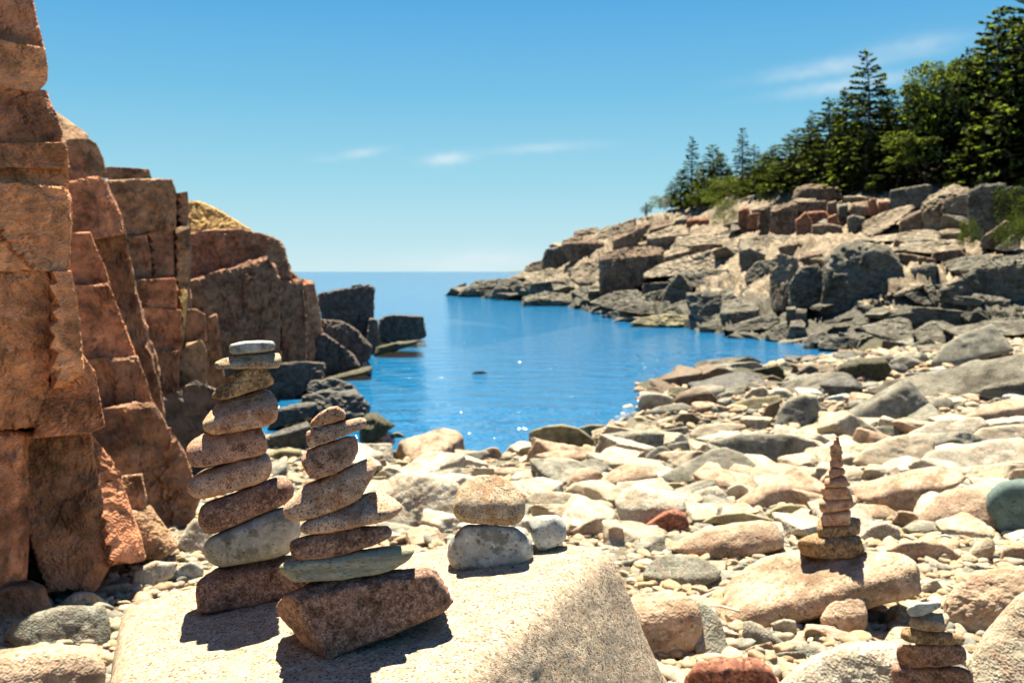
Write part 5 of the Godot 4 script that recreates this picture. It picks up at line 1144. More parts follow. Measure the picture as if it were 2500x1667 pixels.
# unit tree: one metre tall, foot at the origin; wide is its width over its height
func tree_meshes(kind: String, sd: int, wide: float) -> Array:
	var g := RandomNumberGenerator.new()
	g.seed = sd
	var tv := PackedVector3Array()
	var tf := PackedInt32Array()
	var v := PackedVector3Array()
	var n := PackedVector3Array()
	var col := PackedColorArray()
	var f := PackedInt32Array()
	var base := Color(0.135, 0.185, 0.055)
	if kind == "leafy":
		base = Color(0.12, 0.18, 0.065)
	elif kind == "pine" or kind == "scrub":
		base = Color(0.135, 0.18, 0.046)
	elif kind == "bush":
		base = Color(0.085, 0.12, 0.032)
	elif kind == "dry":
		base = Color(0.16, 0.14, 0.08)
	var R := wide * 0.5
	var bend := Vector3(g.randf_range(-0.03, 0.03), 0, g.randf_range(-0.03, 0.03))
	var tall := 0.97 if kind == "spruce" or kind == "spire" else 0.8
	var segs := 7
	for i in segs:
		var a := float(i) / segs
		var b := float(i + 1) / segs
		limb(tv, tf, Vector3(0, a * tall - (0.06 if i == 0 else 0.0), 0) + bend * sin(a * 3.0), Vector3(0, b * tall, 0) + bend * sin(b * 3.0), 0.012 * (1.0 - a) + 0.0015, 0.012 * (1.0 - b) + 0.0015, 7)
	if kind == "spruce" or kind == "spire":
		var y := 0.07 if kind == "spruce" else 0.1
		while y < 0.985:
			var t := 1.0 - y
			var reach := R * pow(t, 0.75) * (1.0 if kind == "spruce" else 0.9) + 0.012
			var nb := 6 if y < 0.85 else 4
			var start := g.randf() * TAU
			for k in nb:
				if g.randf() < (0.12 if kind == "spruce" else 0.2):
					continue
				var ang := start + TAU * (k + g.randf_range(-0.3, 0.3)) / nb
				var L := reach * g.randf_range(0.55, 1.15)
				var dir := Vector3(cos(ang), 0, sin(ang))
				var rise := lerpf(-0.28, 0.5, pow(y, 1.6)) + g.randf_range(-0.12, 0.12)
				var o := Vector3(0, minf(0.97, y + g.randf_range(-0.022, 0.022)), 0) + bend * sin(y * 3.0)
				var tip := o + dir * L + Vector3(0, rise * L, 0)
				limb(tv, tf, o, tip, 0.0045 * t + 0.001, 0.0008, 4)
				var tint := g.randf_range(0.7, 1.25)
				var cnt := int(8 + L * 270.0)
				for m in cnt:
					var u := lerpf(0.08, 1.0, sqrt(g.randf()))
					var q := o.lerp(tip, u) + Vector3(0, 0.10 * L * u * (1.0 - u), 0)
					var a2 := ang + g.randf_range(-1.15, 1.15) * (1.2 - 0.5 * u)
					var len := g.randf_range(0.014, 0.034) * (0.6 + 0.6 * t)
					var d2 := Vector3(cos(a2), rise * 0.6 + g.randf_range(-0.45, 0.35), sin(a2)) * len
					var c := base * (tint * g.randf_range(0.75, 1.3))
					if u > 0.8:
						c = c.lerp(Color(0.16, 0.19, 0.045), 0.3)
					spray(v, n, col, f, q, d2, len * 0.42, Vector3(g.randfn(), 0.4 + g.randfn(), g.randfn()), c)
			y += g.randf_range(0.022, 0.036) * (1.0 if kind == "spruce" else 1.25)
		for m in 14:
			spray(v, n, col, f, Vector3(0, 0.95 + 0.003 * m, 0), Vector3(g.randf_range(-0.012, 0.012), 0.014, g.randf_range(-0.012, 0.012)), 0.003, Vector3.RIGHT, base)
	else:
		var blobs := []
		var lowest := 0.3
		var nb := 26
		if kind == "scrub": lowest = 0.12; nb = 22
		if kind == "bush" or kind == "dry": lowest = 0.05; nb = 16
		if kind == "leafy": lowest = 0.2; nb = 26
		for k in nb:
			var y := lerpf(lowest, 0.93, (k + g.randf()) / nb)
			var t := (y - lowest) / (1.0 - lowest)
			var prof := sqrt(maxf(0.05, 1.0 - pow(absf(t - 0.35) / 0.68, 2.0)))
			var ang := k * 2.4 + g.randf_range(-0.5, 0.5)
			var L := R * prof * sqrt(g.randf_range(0.1, 1.0))
			var q := Vector3(cos(ang) * L, y, sin(ang) * L)
			blobs.append([q, R * g.randf_range(0.26, 0.42), g.randf_range(0.65, 1.25)])
			limb(tv, tf, Vector3(0, maxf(0.04, y - 0.16 - L * 0.4), 0), q, 0.006, 0.0015, 4)
		for b in blobs:
			var q: Vector3 = b[0]
			var r: float = b[1]
			var flat := 0.5 if kind == "pine" or kind == "scrub" else 0.8
			var cnt := int(420 if kind != "dry" else 70)
			for m in cnt:
				var e := Vector3(g.randfn(), g.randfn(), g.randfn()).normalized()
				var p := q + Vector3(e.x, e.y * flat, e.z) * r * pow(g.randf(), 0.4)
				var len := g.randf_range(0.014, 0.034) if kind != "leafy" else g.randf_range(0.016, 0.03)
				if kind == "bush" or kind == "dry":
					len *= 1.8
				var d2 := (e + Vector3(g.randf_range(-0.7, 0.7), g.randf_range(-0.2, 0.7), g.randf_range(-0.7, 0.7))).normalized() * len
				spray(v, n, col, f, p, d2, len * (0.24 if kind != "leafy" else 0.4), Vector3(g.randfn(), 0.3 + g.randfn(), g.randfn()), base * (b[2] * g.randf_range(0.7, 1.35)))
	return [mesh_of(tv, tf), arrays_mesh(v, n, col, f)]

func build_trees() -> void:
	var bark := plain_mat("bark", Color(0.10, 0.08, 0.065))
	var leaf := StandardMaterial3D.new()
	leaf.resource_name = "needles"
	leaf.vertex_color_use_as_albedo = true
	leaf.roughness = 0.75
	leaf.metallic_specular = 0.3
	leaf.backlight_enabled = true
	leaf.backlight = Color(1.0, 1.0, 0.6)
	var lib := {}
	for k in [["spruce", 0.5, 5], ["spire", 0.34, 3], ["pine", 0.62, 4], ["scrub", 1.1, 2], ["leafy", 0.62, 1], ["bush", 1.5, 3], ["dry", 1.5, 1]]:
		lib[k[0]] = []
		for i in k[2]:
			lib[k[0]].append([tree_meshes(k[0], 500 + i * 7 + hash(k[0]) % 97, k[1]), k[1]])
	var g := RandomNumberGenerator.new()
	g.seed = 5
	var plant := func(called: String, kind: String, at: Vector3, h: float, w: float, label: String, cat: String, group: String) -> void:
		var e: Array = lib[kind][g.randi() % lib[kind].size()]
		var o := Node3D.new()
		o.name = numbered(called)
		add_child(o)
		o.position = at
		o.rotation.y = g.randf() * TAU
		var sx: float = w / (h * e[1])
		o.scale = Vector3(h * sx, h, h * sx)
		put("trunk" if cat == "tree" else "stem", e[0][0], bark, o)
		put("crown" if cat == "tree" else "foliage", e[0][1], leaf, o)
		tag(o, label, cat, group)
	for t in tree_data():
		var x: float = t[0]
		var d := head_at(x, t[1])
		var q := at_dist(x, t[1], d)
		var h: float = (t[1] - t[2]) / FPX * d
		plant.call({"spruce": "spruce_tree", "spire": "spruce_tree", "pine": "pine_tree", "scrub": "pine_tree", "leafy": "leafy_tree"}[t[4]], t[4], q - Vector3(0, 0.2, 0), h, t[3] / FPX * d * 1.35, t[5], "tree", "trees of the headland wood")
	# the rest of the wood, up the slope behind
	var tops := [[1700, 400], [1850, 345], [1900, 300], [2000, 240], [2080, 180], [2180, 205], [2260, 185], [2320, 110], [2400, 20], [2500, -80], [2800, -120]]
	for i in 46:
		var x := lerpf(1720.0, 2760.0, (i + g.randf()) / 46.0)
		var yt := -100.0
		for k in tops.size() - 1:
			if x >= tops[k][0] and x < tops[k + 1][0]:
				yt = lerpf(tops[k][1], tops[k + 1][1], (x - tops[k][0]) / (tops[k + 1][0] - tops[k][0]))
		var y := g.randf_range(maxf(head_edge(x, true) + 6.0, 300.0), 458.0)
		var d := head_at(x, y)
		var q := at_dist(x, y, d)
		var top := yt + g.randf_range(12.0, 90.0)
		var h := clampf((y - top) / FPX * d, 2.2, 11.5)
		if h < 2.4:
			continue
		var kind: String = ["spruce", "spruce", "spruce", "spire"][g.randi() % 4]
		plant.call("spruce_tree", kind, q - Vector3(0, 0.3, 0), h, h * g.randf_range(0.42, 0.62), "dark full spruce crowded among others up the wooded slope" if kind == "spruce" else "thin spire of a spruce crowded among others up the wooded slope", "tree", "full spruces filling the wooded slope" if kind == "spruce" else "thin spruces filling the wooded slope")
	# shrubs
	for b in [[1770, 555, 70, 64, "scrub", "green shrub growing in the gap of the brown ledge wall"], [1718, 508, 34, 60, "scrub", "bright low shrub behind the standing walker"], [2362, 600, 62, 52, "bush", "green shrub below the dark square crag"], [2466, 560, 100, 110, "bush", "big shrub against the dark crag at the inland edge"], [2480, 600, 70, 90, "bush", "leafy shrub above the grey tilted block"], [1580, 520, 20, 24, "bush", "tiny shrub on the bare ridge seaward of the wood"]]:
		var d := head_at(b[0], b[1]) - 1.0
		plant.call("shrub", b[4], at_dist(b[0], b[1], d), b[2] / FPX * d, b[3] / FPX * d * 1.1, b[5], "shrub", "shrubs on the headland")
	for i in 26:
		var x := g.randf_range(1690, 2640)
		var y := g.randf_range(445, 492) - (20 if x > 2000 else 0)
		var d := head_at(x, y)
		var h := g.randf_range(0.6, 1.7)
		var dry := x > 2180 and g.randf() < 0.4
		plant.call("shrub", "dry" if dry else "bush", at_dist(x, y, d) - Vector3(0, 0.1, 0), h, h * g.randf_range(1.2, 2.0), "dry brownish shrub on the rim under the trees" if dry else "low green shrub under the trees on the ledge rim", "shrub", "dry shrubs on the rim" if dry else "green shrubs on the rim")

# ---------------------------------------------------------------- people: smooth union of tapered capsules, meshed as surface nets
func figure(bones: Array, cell: float) -> ArrayMesh:
	var lo := Vector3(1e9, 1e9, 1e9)
	var hi := -lo
	for b in bones:
		var r: float = maxf(b[2], b[3]) + cell * 2.0
		lo = lo.min(b[0] - Vector3(r, r, r)).min(b[1] - Vector3(r, r, r))
		hi = hi.max(b[0] + Vector3(r, r, r)).max(b[1] + Vector3(r, r, r))
	var n := Vector3i(((hi - lo) / cell).ceil()) + Vector3i.ONE
	var fld := PackedFloat32Array()
	fld.resize(n.x * n.y * n.z)
	for k in n.z:
		for j in n.y:
			for i in n.x:
				var p := lo + Vector3(i, j, k) * cell
				var best := 1e9
				for b in bones:
					var ab: Vector3 = b[1] - b[0]
					var t := clampf((p - b[0]).dot(ab) / maxf(ab.length_squared(), 1e-6), 0.0, 1.0)
					var q := p.distance_to(b[0] + ab * t) - lerpf(b[2], b[3], t)
					var h := clampf(0.5 + 0.5 * (best - q) / 0.03, 0.0, 1.0)
					best = lerpf(best, q, h) - 0.03 * h * (1.0 - h) if best < 1e8 else q
				fld[(k * n.y + j) * n.x + i] = best
	var idx := {}
	var v := PackedVector3Array()
	var f := PackedInt32Array()
	for k in n.z - 1:
		for j in n.y - 1:
			for i in n.x - 1:
				var sum := Vector3.ZERO
				var cnt := 0
				for e in [[0, 0, 0, 1, 0, 0], [0, 1, 0, 1, 1, 0], [0, 0, 1, 1, 0, 1], [0, 1, 1, 1, 1, 1], [0, 0, 0, 0, 1, 0], [1, 0, 0, 1, 1, 0], [0, 0, 1, 0, 1, 1], [1, 0, 1, 1, 1, 1], [0, 0, 0, 0, 0, 1], [1, 0, 0, 1, 0, 1], [0, 1, 0, 0, 1, 1], [1, 1, 0, 1, 1, 1]]:
					var a := fld[((k + e[2]) * n.y + j + e[1]) * n.x + i + e[0]]
					var b := fld[((k + e[5]) * n.y + j + e[4]) * n.x + i + e[3]]
					if (a < 0.0) != (b < 0.0):
						sum += Vector3(i + e[0], j + e[1], k + e[2]).lerp(Vector3(i + e[3], j + e[4], k + e[5]), a / (a - b))
						cnt += 1
				if cnt:
					idx[Vector3i(i, j, k)] = v.size()
					v.append(lo + sum / cnt * cell)
	for c in idx:
		for ax in 3:
			var d := Vector3i(int(ax == 0), int(ax == 1), int(ax == 2))
			var u := Vector3i(int(ax == 2), int(ax == 0), int(ax == 1))
			var w := Vector3i(int(ax == 1), int(ax == 2), int(ax == 0))
			var e: Vector3i = c + d
			var a := fld[(c.z * n.y + c.y) * n.x + c.x]
			var b := fld[(e.z * n.y + e.y) * n.x + e.x]
			if (a < 0.0) == (b < 0.0) or not (idx.has(c - u) and idx.has(c - w) and idx.has(c - u - w)):
				continue
			var q := [idx[c], idx[c - u], idx[c - u - w], idx[c - w]]
			if a < 0.0:
				q.reverse()
			f.append_array(PackedInt32Array([q[0], q[1], q[2], q[0], q[2], q[3]]))
	return mesh_of(v, f)

func build_people() -> void:
	var V := func(x: float, y: float, z: float) -> Vector3: return Vector3(x, y, z)
	var body_b := []
	var top_b := []
	var leg_b := []
	for s in [-1.0, 1.0]:
		var hip: Vector3 = V.call(0.09 * s, 0.92, 0)
		var knee: Vector3 = V.call(0.11 * s, 0.5, 0.03 + 0.05 * s)
		var ankle: Vector3 = V.call(0.12 * s, 0.09, 0.06 * s)
		var sh: Vector3 = V.call(0.19 * s, 1.42, 0)
		var el: Vector3 = V.call(0.26 * s, 1.14, -0.02)
		var wr: Vector3 = V.call(0.25 * s, 0.92, 0.09)
		body_b += [[hip, knee, 0.078, 0.055], [knee, ankle, 0.055, 0.04], [ankle, ankle + Vector3(0.02 * s, -0.05, 0.15), 0.042, 0.035], [sh, el, 0.05, 0.04], [el, wr, 0.038, 0.028], [wr, wr + Vector3(0, -0.1, 0.02), 0.03, 0.02]]
		for k in 4:
			body_b.append([wr + Vector3(0.012 * (k - 1.5), -0.09, 0.01 + 0.01 * k), wr + Vector3(0.014 * (k - 1.5), -0.16 + 0.01 * absf(k - 1.5), 0.035 + 0.01 * k), 0.012, 0.009])
		body_b.append([wr + Vector3(-0.02 * s, -0.04, 0.03), wr + Vector3(-0.03 * s, -0.1, 0.06), 0.012, 0.01])
		leg_b += [[hip, knee, 0.092, 0.07], [knee, ankle + Vector3(0, 0.03, 0), 0.07, 0.058]]
		top_b += [[sh, el, 0.066, 0.056]]
	body_b += [[V.call(0, 0.95, 0), V.call(0, 1.15, 0), 0.13, 0.12], [V.call(0, 1.15, 0), V.call(0, 1.38, 0), 0.125, 0.14], [V.call(0, 1.4, 0), V.call(0, 1.55, 0.01), 0.055, 0.05], [V.call(0, 1.6, 0.02), V.call(0, 1.68, 0.01), 0.075, 0.09], [V.call(0, 1.62, 0.09), V.call(0, 1.6, 0.125), 0.015, 0.012]]
	top_b += [[V.call(0, 0.96, 0), V.call(0, 1.15, 0), 0.15, 0.135], [V.call(0, 1.15, 0), V.call(0, 1.39, 0), 0.14, 0.15], [V.call(-0.12, 1.42, 0), V.call(0.12, 1.42, 0), 0.085, 0.085]]
	leg_b += [[V.call(-0.06, 0.95, 0), V.call(0.06, 0.95, 0), 0.12, 0.12]]
	var hair_b := [[V.call(0, 1.68, -0.01), V.call(0, 1.72, 0.0), 0.09, 0.088], [V.call(0, 1.62, -0.04), V.call(0, 1.7, -0.03), 0.07, 0.08]]
	var bm := figure(body_b, 0.03)
	var tm := figure(top_b, 0.035)
	var lm := figure(leg_b, 0.035)
	var hm := figure(hair_b, 0.03)
	var skin := plain_mat("skin", Color(0.45, 0.28, 0.2), 0.6)
	var hair := plain_mat("hair", Color(0.05, 0.035, 0.025), 0.6)
	var k := 0
	for p in [[1624, 517, Color(0.62, 0.58, 0.62), Color(0.55, 0.5, 0.45), 0.4, "person in a pale top and light trousers standing on the ridge"], [1708, 512, Color(0.16, 0.26, 0.55), Color(0.03, 0.03, 0.04), -2.4, "person in a blue top and dark trousers standing below the trees"], [1577, 532, Color(0.5, 0.56, 0.65), Color(0.04, 0.04, 0.05), 1.2, "person in a pale blue top standing lowest on the bare ridge"]]:
		var d := head_at(p[0], p[1])
		var o := Node3D.new()
		o.name = numbered("person")
		add_child(o)
		o.position = at_dist(p[0], p[1], d) + Vector3(0, 0.12, 0)
		o.rotation.y = p[4]
		put("body", bm, skin, o)
		put("shirt", tm, plain_mat("shirt%d" % k, p[2]), o)
		put("trousers", lm, plain_mat("trousers%d" % k, p[3]), o)
		put("hair", hm, hair, o)
		tag(o, p[5], "person", "walkers on the headland")
		k += 1

# ---------------------------------------------------------------- beach
func add_rocks(list: Array, called: String, category: String, group: String) -> void:
	for r in list:
		var opt: Dictionary = r[2]
		var k := rock(r[0], r[1], opt)
		var c: Vector3 = k[1]
		var size: Vector3 = k[2]
		var o := put(called if size.x > 0.45 else "beach_stone" if called == "boulder" else called, k[0], mats[opt.m], null, c)
		tag(o, opt.l, category if size.x > 0.45 or category != "boulder" else "stone", opt.get("g", group))
		if not opt.has("g"):
			placed.append(Vector3(c.x, c.z, maxf(size.x, size.z) * 0.46))

func build_beach() -> void:
	# ground sheet
	var v := PackedVector3Array()
	var f := PackedInt32Array()
	var nx := 150
	var nd := 150
	for j in nd:
		var d := -6.0 + 10.0 * j / 40.0 if j < 40 else 4.0 + 66.0 * pow((j - 40.0) / (nd - 41.0), 1.5)
		for i in nx:
			var x := lerpf(-10.0 - maxf(d, 0.0) * 0.35, 8.0 + maxf(d, 0.0) * 0.75, float(i) / (nx - 1))
			v.append(Vector3(x, ground_y(x, -d), -d))
	for j in nd - 1:
		for i in nx - 1:
			var a := j * nx + i
			f.append_array(PackedInt32Array([a, a + nx, a + 1, a + 1, a + nx, a + nx + 1]))
	var o := put("beach_ground", mesh_of(v, f), mats.gravel)
	tag(o, "", "", "", "structure")
	# the big boulder
	var ns := PackedVector3Array()
	var ps := PackedVector3Array()
	for q in [[-0.12, 1, 0.0, -0.107, -0.664, -2.16], [0.83, 0.38, 0.42, 0.08, -0.645, -1.91], [0.55, 0.16, -0.84, 0.2, -0.64, -2.27], [-0.05, 0.3, -1, -0.3, -0.68, -2.40], [-0.35, 0.3, -0.9, -0.7, -0.73, -2.34], [-0.945, 0.05, 0.33, -0.935, -0.85, -2.3], [-0.5, 0.86, 0.1, -0.88, -0.757, -2.2], [-0.72, 0.14, 0.66, -0.72, -0.84, -1.66], [0.1, 0.35, 0.94, -0.3, -0.7, -1.42], [0.6, 0.15, 0.8, -0.02, -0.70, -1.5], [0, -1, 0, 0, -1.85, -2]]:
		ns.append(Vector3(q[0], q[1], q[2]).normalized())
		ps.append(Vector3(q[3], q[4], q[5]))
	var ctr := Vector3(-0.3, -1.1, -1.95)
	var hs := PackedFloat32Array()
	for i in ns.size():
		hs.append((ps[i] - ctr).dot(ns[i]))
	var bm := body(ns, hs, Basis(Vector3(1.0, 0, 0), Vector3(0, 1.0, 0), Vector3(0, 0, 1.0)), 26.0, 6, 0.005, 2.4, 0.0, 3)
	var b := put("boulder", bm, mats.big_boulder, null, ctr)
	tag(b, "big pale granite boulder holding up the two large cairns", "boulder", "boulders on the beach")
	placed.append(Vector3(-0.3, -1.95, 0.75))
	add_rocks(cairn_data(), "cairn_stone", "stone", "")
	add_rocks(beach_data(), "boulder", "boulder", "boulders on the beach")
	add_rocks(sea_rock_data(), "sea_rock", "rock", "dark rocks by the cove")
	# dark wet rocks along the head of the cove
	var g3 := RandomNumberGenerator.new()
	g3.seed = 17
	var wets := []
	for i in 8:
		wets.append(free_rock(240 + i, 40.0, 4, [0.4, 0.55, 0.7][i % 3], 0.05, [7, 8][i % 2]))
	var wet_count := 0
	while wet_count < 46:
		var x := g3.randf_range(1600, 2420)
		var y := g3.randf_range(846, 965)
		var q := on_ground(x, y)
		var sd := shore_dist(q.x, -q.z)
		if sd < -1.2 or sd > 5.0:
			continue
		var s := g3.randf_range(30, 95) / FPX * -q.z
		var m: String = ["wet", "head_grey_shade", "wet_brown", "stone_grey", "weedy"][g3.randi() % 5]
		var e := put("sea_rock", wets[g3.randi() % 8], mats[m], null, Vector3(q.x, maxf(q.y, SEA) + s * 0.06, q.z))
		e.rotation = Vector3(g3.randf_range(-0.25, 0.35), g3.randf_range(-0.7, 0.7), g3.randf_range(-0.3, 0.3))
		e.scale = Vector3(s * g3.randf_range(1.1, 1.9), s * g3.randf_range(0.55, 0.9), s * g3.randf_range(0.9, 1.2))
		var look: String = {"wet": "black wet", "head_grey_shade": "dark grey", "wet_brown": "wet brown", "stone_grey": "dry grey", "weedy": "weed covered"}[m]
		tag(e, "%s broken rock along the head of the cove" % look, "rock", "%s rocks along the head of the cove" % look)
		placed.append(Vector3(q.x, q.z, s * 0.5))
		wet_count += 1
	# dry twig
	var tv := PackedVector3Array()
	var tf := PackedInt32Array()
	var a := on_ground(1722, 1541) + Vector3(0, 0.12, 0)
	var c := on_ground(1806, 1546) + Vector3(0, 0.1, 0)
	limb(tv, tf, a, a.lerp(c, 0.5) + Vector3(0, 0.01, 0), 0.003, 0.006)
	limb(tv, tf, a.lerp(c, 0.5) + Vector3(0, 0.01, 0), c, 0.006, 0.007)
	tag(put("twig", mesh_of(tv, tf), plain_mat("twig", Color(0.5, 0.44, 0.34))), "bleached thin twig lying across the stones in front of the cairn slab", "twig")
	# packed rocks of knee height between the larger ones
	var g2 := RandomNumberGenerator.new()
	g2.seed = 63
	var chunks := []
	for i in 10:
		chunks.append(free_rock(140 + i, [12.0, 18.0, 26.0][i % 3], 4, [0.55, 0.7, 0.45][i % 3], 0.035, [7, 8, 9][i % 3]))
	var kinds := [["cream", "cream"], ["pale", "whitish"], ["blush", "blush pink"], ["stone_grey", "grey"], ["pale", "whitish"], ["cream", "cream"]]
	var count := 0
	var goes := 0
	while count < 190 and goes < 6000:
		goes += 1
		var x := g2.randf_range(840, 2560)
		var y := g2.randf_range(1045, 1330)
		if g2.randf() < 0.12:
			y = g2.randf_range(1330, 1600)
			x = g2.randf_range(1560, 2500)
		if y < 1085.0 and x < 1480.0:
			continue
		var q := on_ground(x, y)
		var s := g2.randf_range(55, 130) / FPX * -q.z * (1.0 if y < 1330.0 else 0.7)
		var ok := shore_dist(q.x, -q.z) > 0.1
		for p in placed:
			if Vector2(q.x - p.x, q.z - p.y).length() < p.z * 0.8 + s * 0.36:
				ok = false
				break
		if not ok:
			continue
		placed.append(Vector3(q.x, q.z, s * 0.5))
		var look: Array = kinds[g2.randi() % 6]
		var e := put("beach_rock", chunks[g2.randi() % 10], mats[look[0]], null, q + Vector3(0, s * 0.14, 0))
		e.rotation = Vector3(g2.randf_range(-0.3, 0.3), g2.randf() * TAU, g2.randf_range(-0.3, 0.3))
		e.scale = Vector3(s * g2.randf_range(1.0, 1.5), s * g2.randf_range(0.65, 1.0), s * g2.randf_range(0.9, 1.2))
		tag(e, "angular %s rock packed between the traced slabs of the beach".replace("traced", "long") % look[1], "rock", "%s rocks packed on the beach" % look[1])
		count += 1
	# loose cobbles, each a thing
	var shapes := []
	for i in 12:
		shapes.append(free_rock(40 + i, [7.0, 9.0, 13.0][i % 3], 3, [0.5, 0.62, 0.75, 0.42][i % 4]))
	var looks := [["cream", "cream rounded cobble lying loose among the beach boulders"], ["pale", "whitish cobble lying loose among the beach boulders"], ["blush", "blush pink cobble lying loose among the beach boulders"], ["stone_grey", "grey cobble lying loose among the beach boulders"], ["yellow", "yellowish cobble lying loose among the beach boulders"], ["bluegrey", "blue grey cobble lying loose among the beach boulders"]]
	var g := RandomNumberGenerator.new()
	g.seed = 31
	var made := 0
	var tries := 0
	while made < 290 and tries < 3000:
		tries += 1
		var x := g.randf_range(380, 2560)
		var y := g.randf_range(985, 1665)
		if made >= 190:
			x = g.randf_range(1560, 2560)
			y = g.randf_range(868, 1000)
		if y < 1100 and x < 1500:
			continue
		var q := on_ground(x, y)
		if shore_dist(q.x, -q.z) < 0.1:
			continue
		var s := g.randf_range(26, 90) / FPX * -q.z
		s *= 0.6 if y < 970 or y > 1250 else 1.0
		if y < 970 and shore_dist(q.x, -q.z) < 1.2:
			continue
		var ok := true
		for p in placed:
			if Vector2(q.x - p.x, q.z - p.y).length() < p.z * 0.85 + s * 0.25:
				ok = false
				break
		if not ok:
			continue
		placed.append(Vector3(q.x, q.z, s * 0.4))
		var w := g.randi() % 14
		var look: Array = looks[w if w < 6 else w % 4]
		if y < 960.0 and w != 3 and w != 5:
			look = [["wet_brown", "dark brown cobble among the grey ledges above the cove"], ["stone_grey", "grey cobble lying loose among the beach boulders"], ["wet", "black wet cobble among the grey ledges above the cove"]][w % 3]
		var e := put("cobble", shapes[g.randi() % 12], mats[look[0]], null, q + Vector3(0, s * 0.16, 0))
		e.rotation = Vector3(g.randf_range(-0.3, 0.3), g.randf() * TAU, g.randf_range(-0.3, 0.3))
		e.scale = Vector3(s * g.randf_range(1.0, 1.5), s * g.randf_range(0.7, 1.1), s * g.randf_range(0.9, 1.2))
		tag(e, look[1], "stone", "loose %s cobbles on the beach" % look[1].split(" cobble")[0])
		made += 1
	# pebbles
	var pm := StandardMaterial3D.new()
	pm.resource_name = "pebbles"
	pm.vertex_color_use_as_albedo = true
	pm.roughness = 0.9
	pm.metallic_specular = 0.3
	pm.albedo_texture = sets.beach[0]
	pm.uv1_triplanar = true
	pm.uv1_world_triplanar = true
	pm.uv1_scale = Vector3(2, 2, 2)
	for kind in 4:
		var mm := MultiMesh.new()
		mm.transform_format = MultiMesh.TRANSFORM_3D
		mm.use_colors = true
		mm.mesh = free_rock(80 + kind, 7.0, 2, [0.5, 0.6, 0.75, 0.45][kind], 0.03)
		mm.instance_count = 7000
		for i in 7000:
			var x := g.randf_range(-80, 2600)
			var y := 1010.0 + 680.0 * sqrt(g.randf()) if i % 3 else g.randf_range(1000, 1290)
			var q := on_ground(x, y)
			if i % 4 == 1:
				q = on_ground(g.randf_range(1560, 2600), g.randf_range(862, 1010)) if i % 8 == 1 else on_ground(g.randf_range(2000, 2600), g.randf_range(832, 900))
			elif i % 3 == 2 and y > 1250.0:
				q = Vector3(g.randf_range(-3.5, 4.5), 0, -g.randf_range(1.5, 7.5))
				q.y = ground_y(q.x, q.z)
			var s := g.randf_range(0.014, 0.036) * (1.0 + 0.16 * -q.z)
			if g.randf() < 0.25:
				s *= 1.7
			var bs := Basis.from_euler(Vector3(g.randf_range(-0.5, 0.5), g.randf() * TAU, g.randf_range(-0.5, 0.5))) * Basis.from_scale(Vector3(s * g.randf_range(1.0, 1.6), s * g.randf_range(0.7, 1.0), s))
			mm.set_instance_transform(i, Transform3D(bs, q + Vector3(0, s * 0.15, 0)))
			var tone: Color = [Color(0.44, 0.40, 0.32), Color(0.49, 0.46, 0.39), Color(0.40, 0.31, 0.24), Color(0.33, 0.33, 0.30), Color(0.25, 0.275, 0.275), Color(0.42, 0.365, 0.27)][g.randi() % 6]
			mm.set_instance_color(i, tone * g.randf_range(0.9, 1.25))
		var mi := MultiMeshInstance3D.new()
		mi.name = numbered("pebbles")
		mi.multimesh = mm
		mi.material_override = pm
		add_child(mi)
		tag(mi, ["small flat pebbles spread between the beach stones", "small round pebbles spread between the beach stones", "small chunky pebbles spread between the beach stones", "thin flat shingle spread between the beach stones"][kind], "pebbles", "", "stuff")

func build_cliff() -> void:
	var o := Node3D.new()
	o.name = numbered("cliff")
	add_child(o)
	tag(o, "", "", "", "structure")
	for r in cliff_data():
		var opt: Dictionary = r[2]
		if not opt.has("p"): opt.p = 130.0
		opt.lv = 5
		opt.st = 0.05
		opt.grow = 0.03
		if not opt.has("a"): opt.a = 0.03
		if not opt.has("k"): opt.k = 0.014
		var k := rock(r[0], r[1], opt)
		put("rock_block", k[0], mats[opt.m], o, k[1])
	# the rock mass behind the faces
	var v := PackedVector3Array()
	var f := PackedInt32Array()
	var line := [[-2.2, -2.0, 3.5], [-2.9, 3.0, 3.5], [-3.5, 5.8, 3.0], [-4.9, 9.5, 1.3], [-6.3, 14.0, 1.2], [-7.4, 17.0, 1.1], [-8.6, 23.0, 0.7], [-9.4, 30.0, 0.5], [-9.6, 34.0, -0.5], [-9.5, 39.0, -1.2], [-10.5, 43.0, -2.4], [-12.0, 46.0, -4.5]]
	for p in line:
		v.append(Vector3(p[0] + 0.2, -6.0, -p[1]))
		v.append(Vector3(p[0], lerpf(-2.0, p[2], 0.6), -p[1]))
		v.append(Vector3(p[0] - 0.5, p[2] - 0.4, -p[1]))
		v.append(Vector3(p[0] - 12.0, p[2] + 1.2, -p[1]))
		v.append(Vector3(p[0] - 40.0, p[2] + 2.0, -p[1]))
	for i in line.size() - 1:
		for j in 4:
			var a := i * 5 + j
			f.append_array(PackedInt32Array([a, a + 5, a + 1, a + 1, a + 5, a + 6]))
	put("rock_mass", mesh_of(v, f), mats.cliff_brown, o)

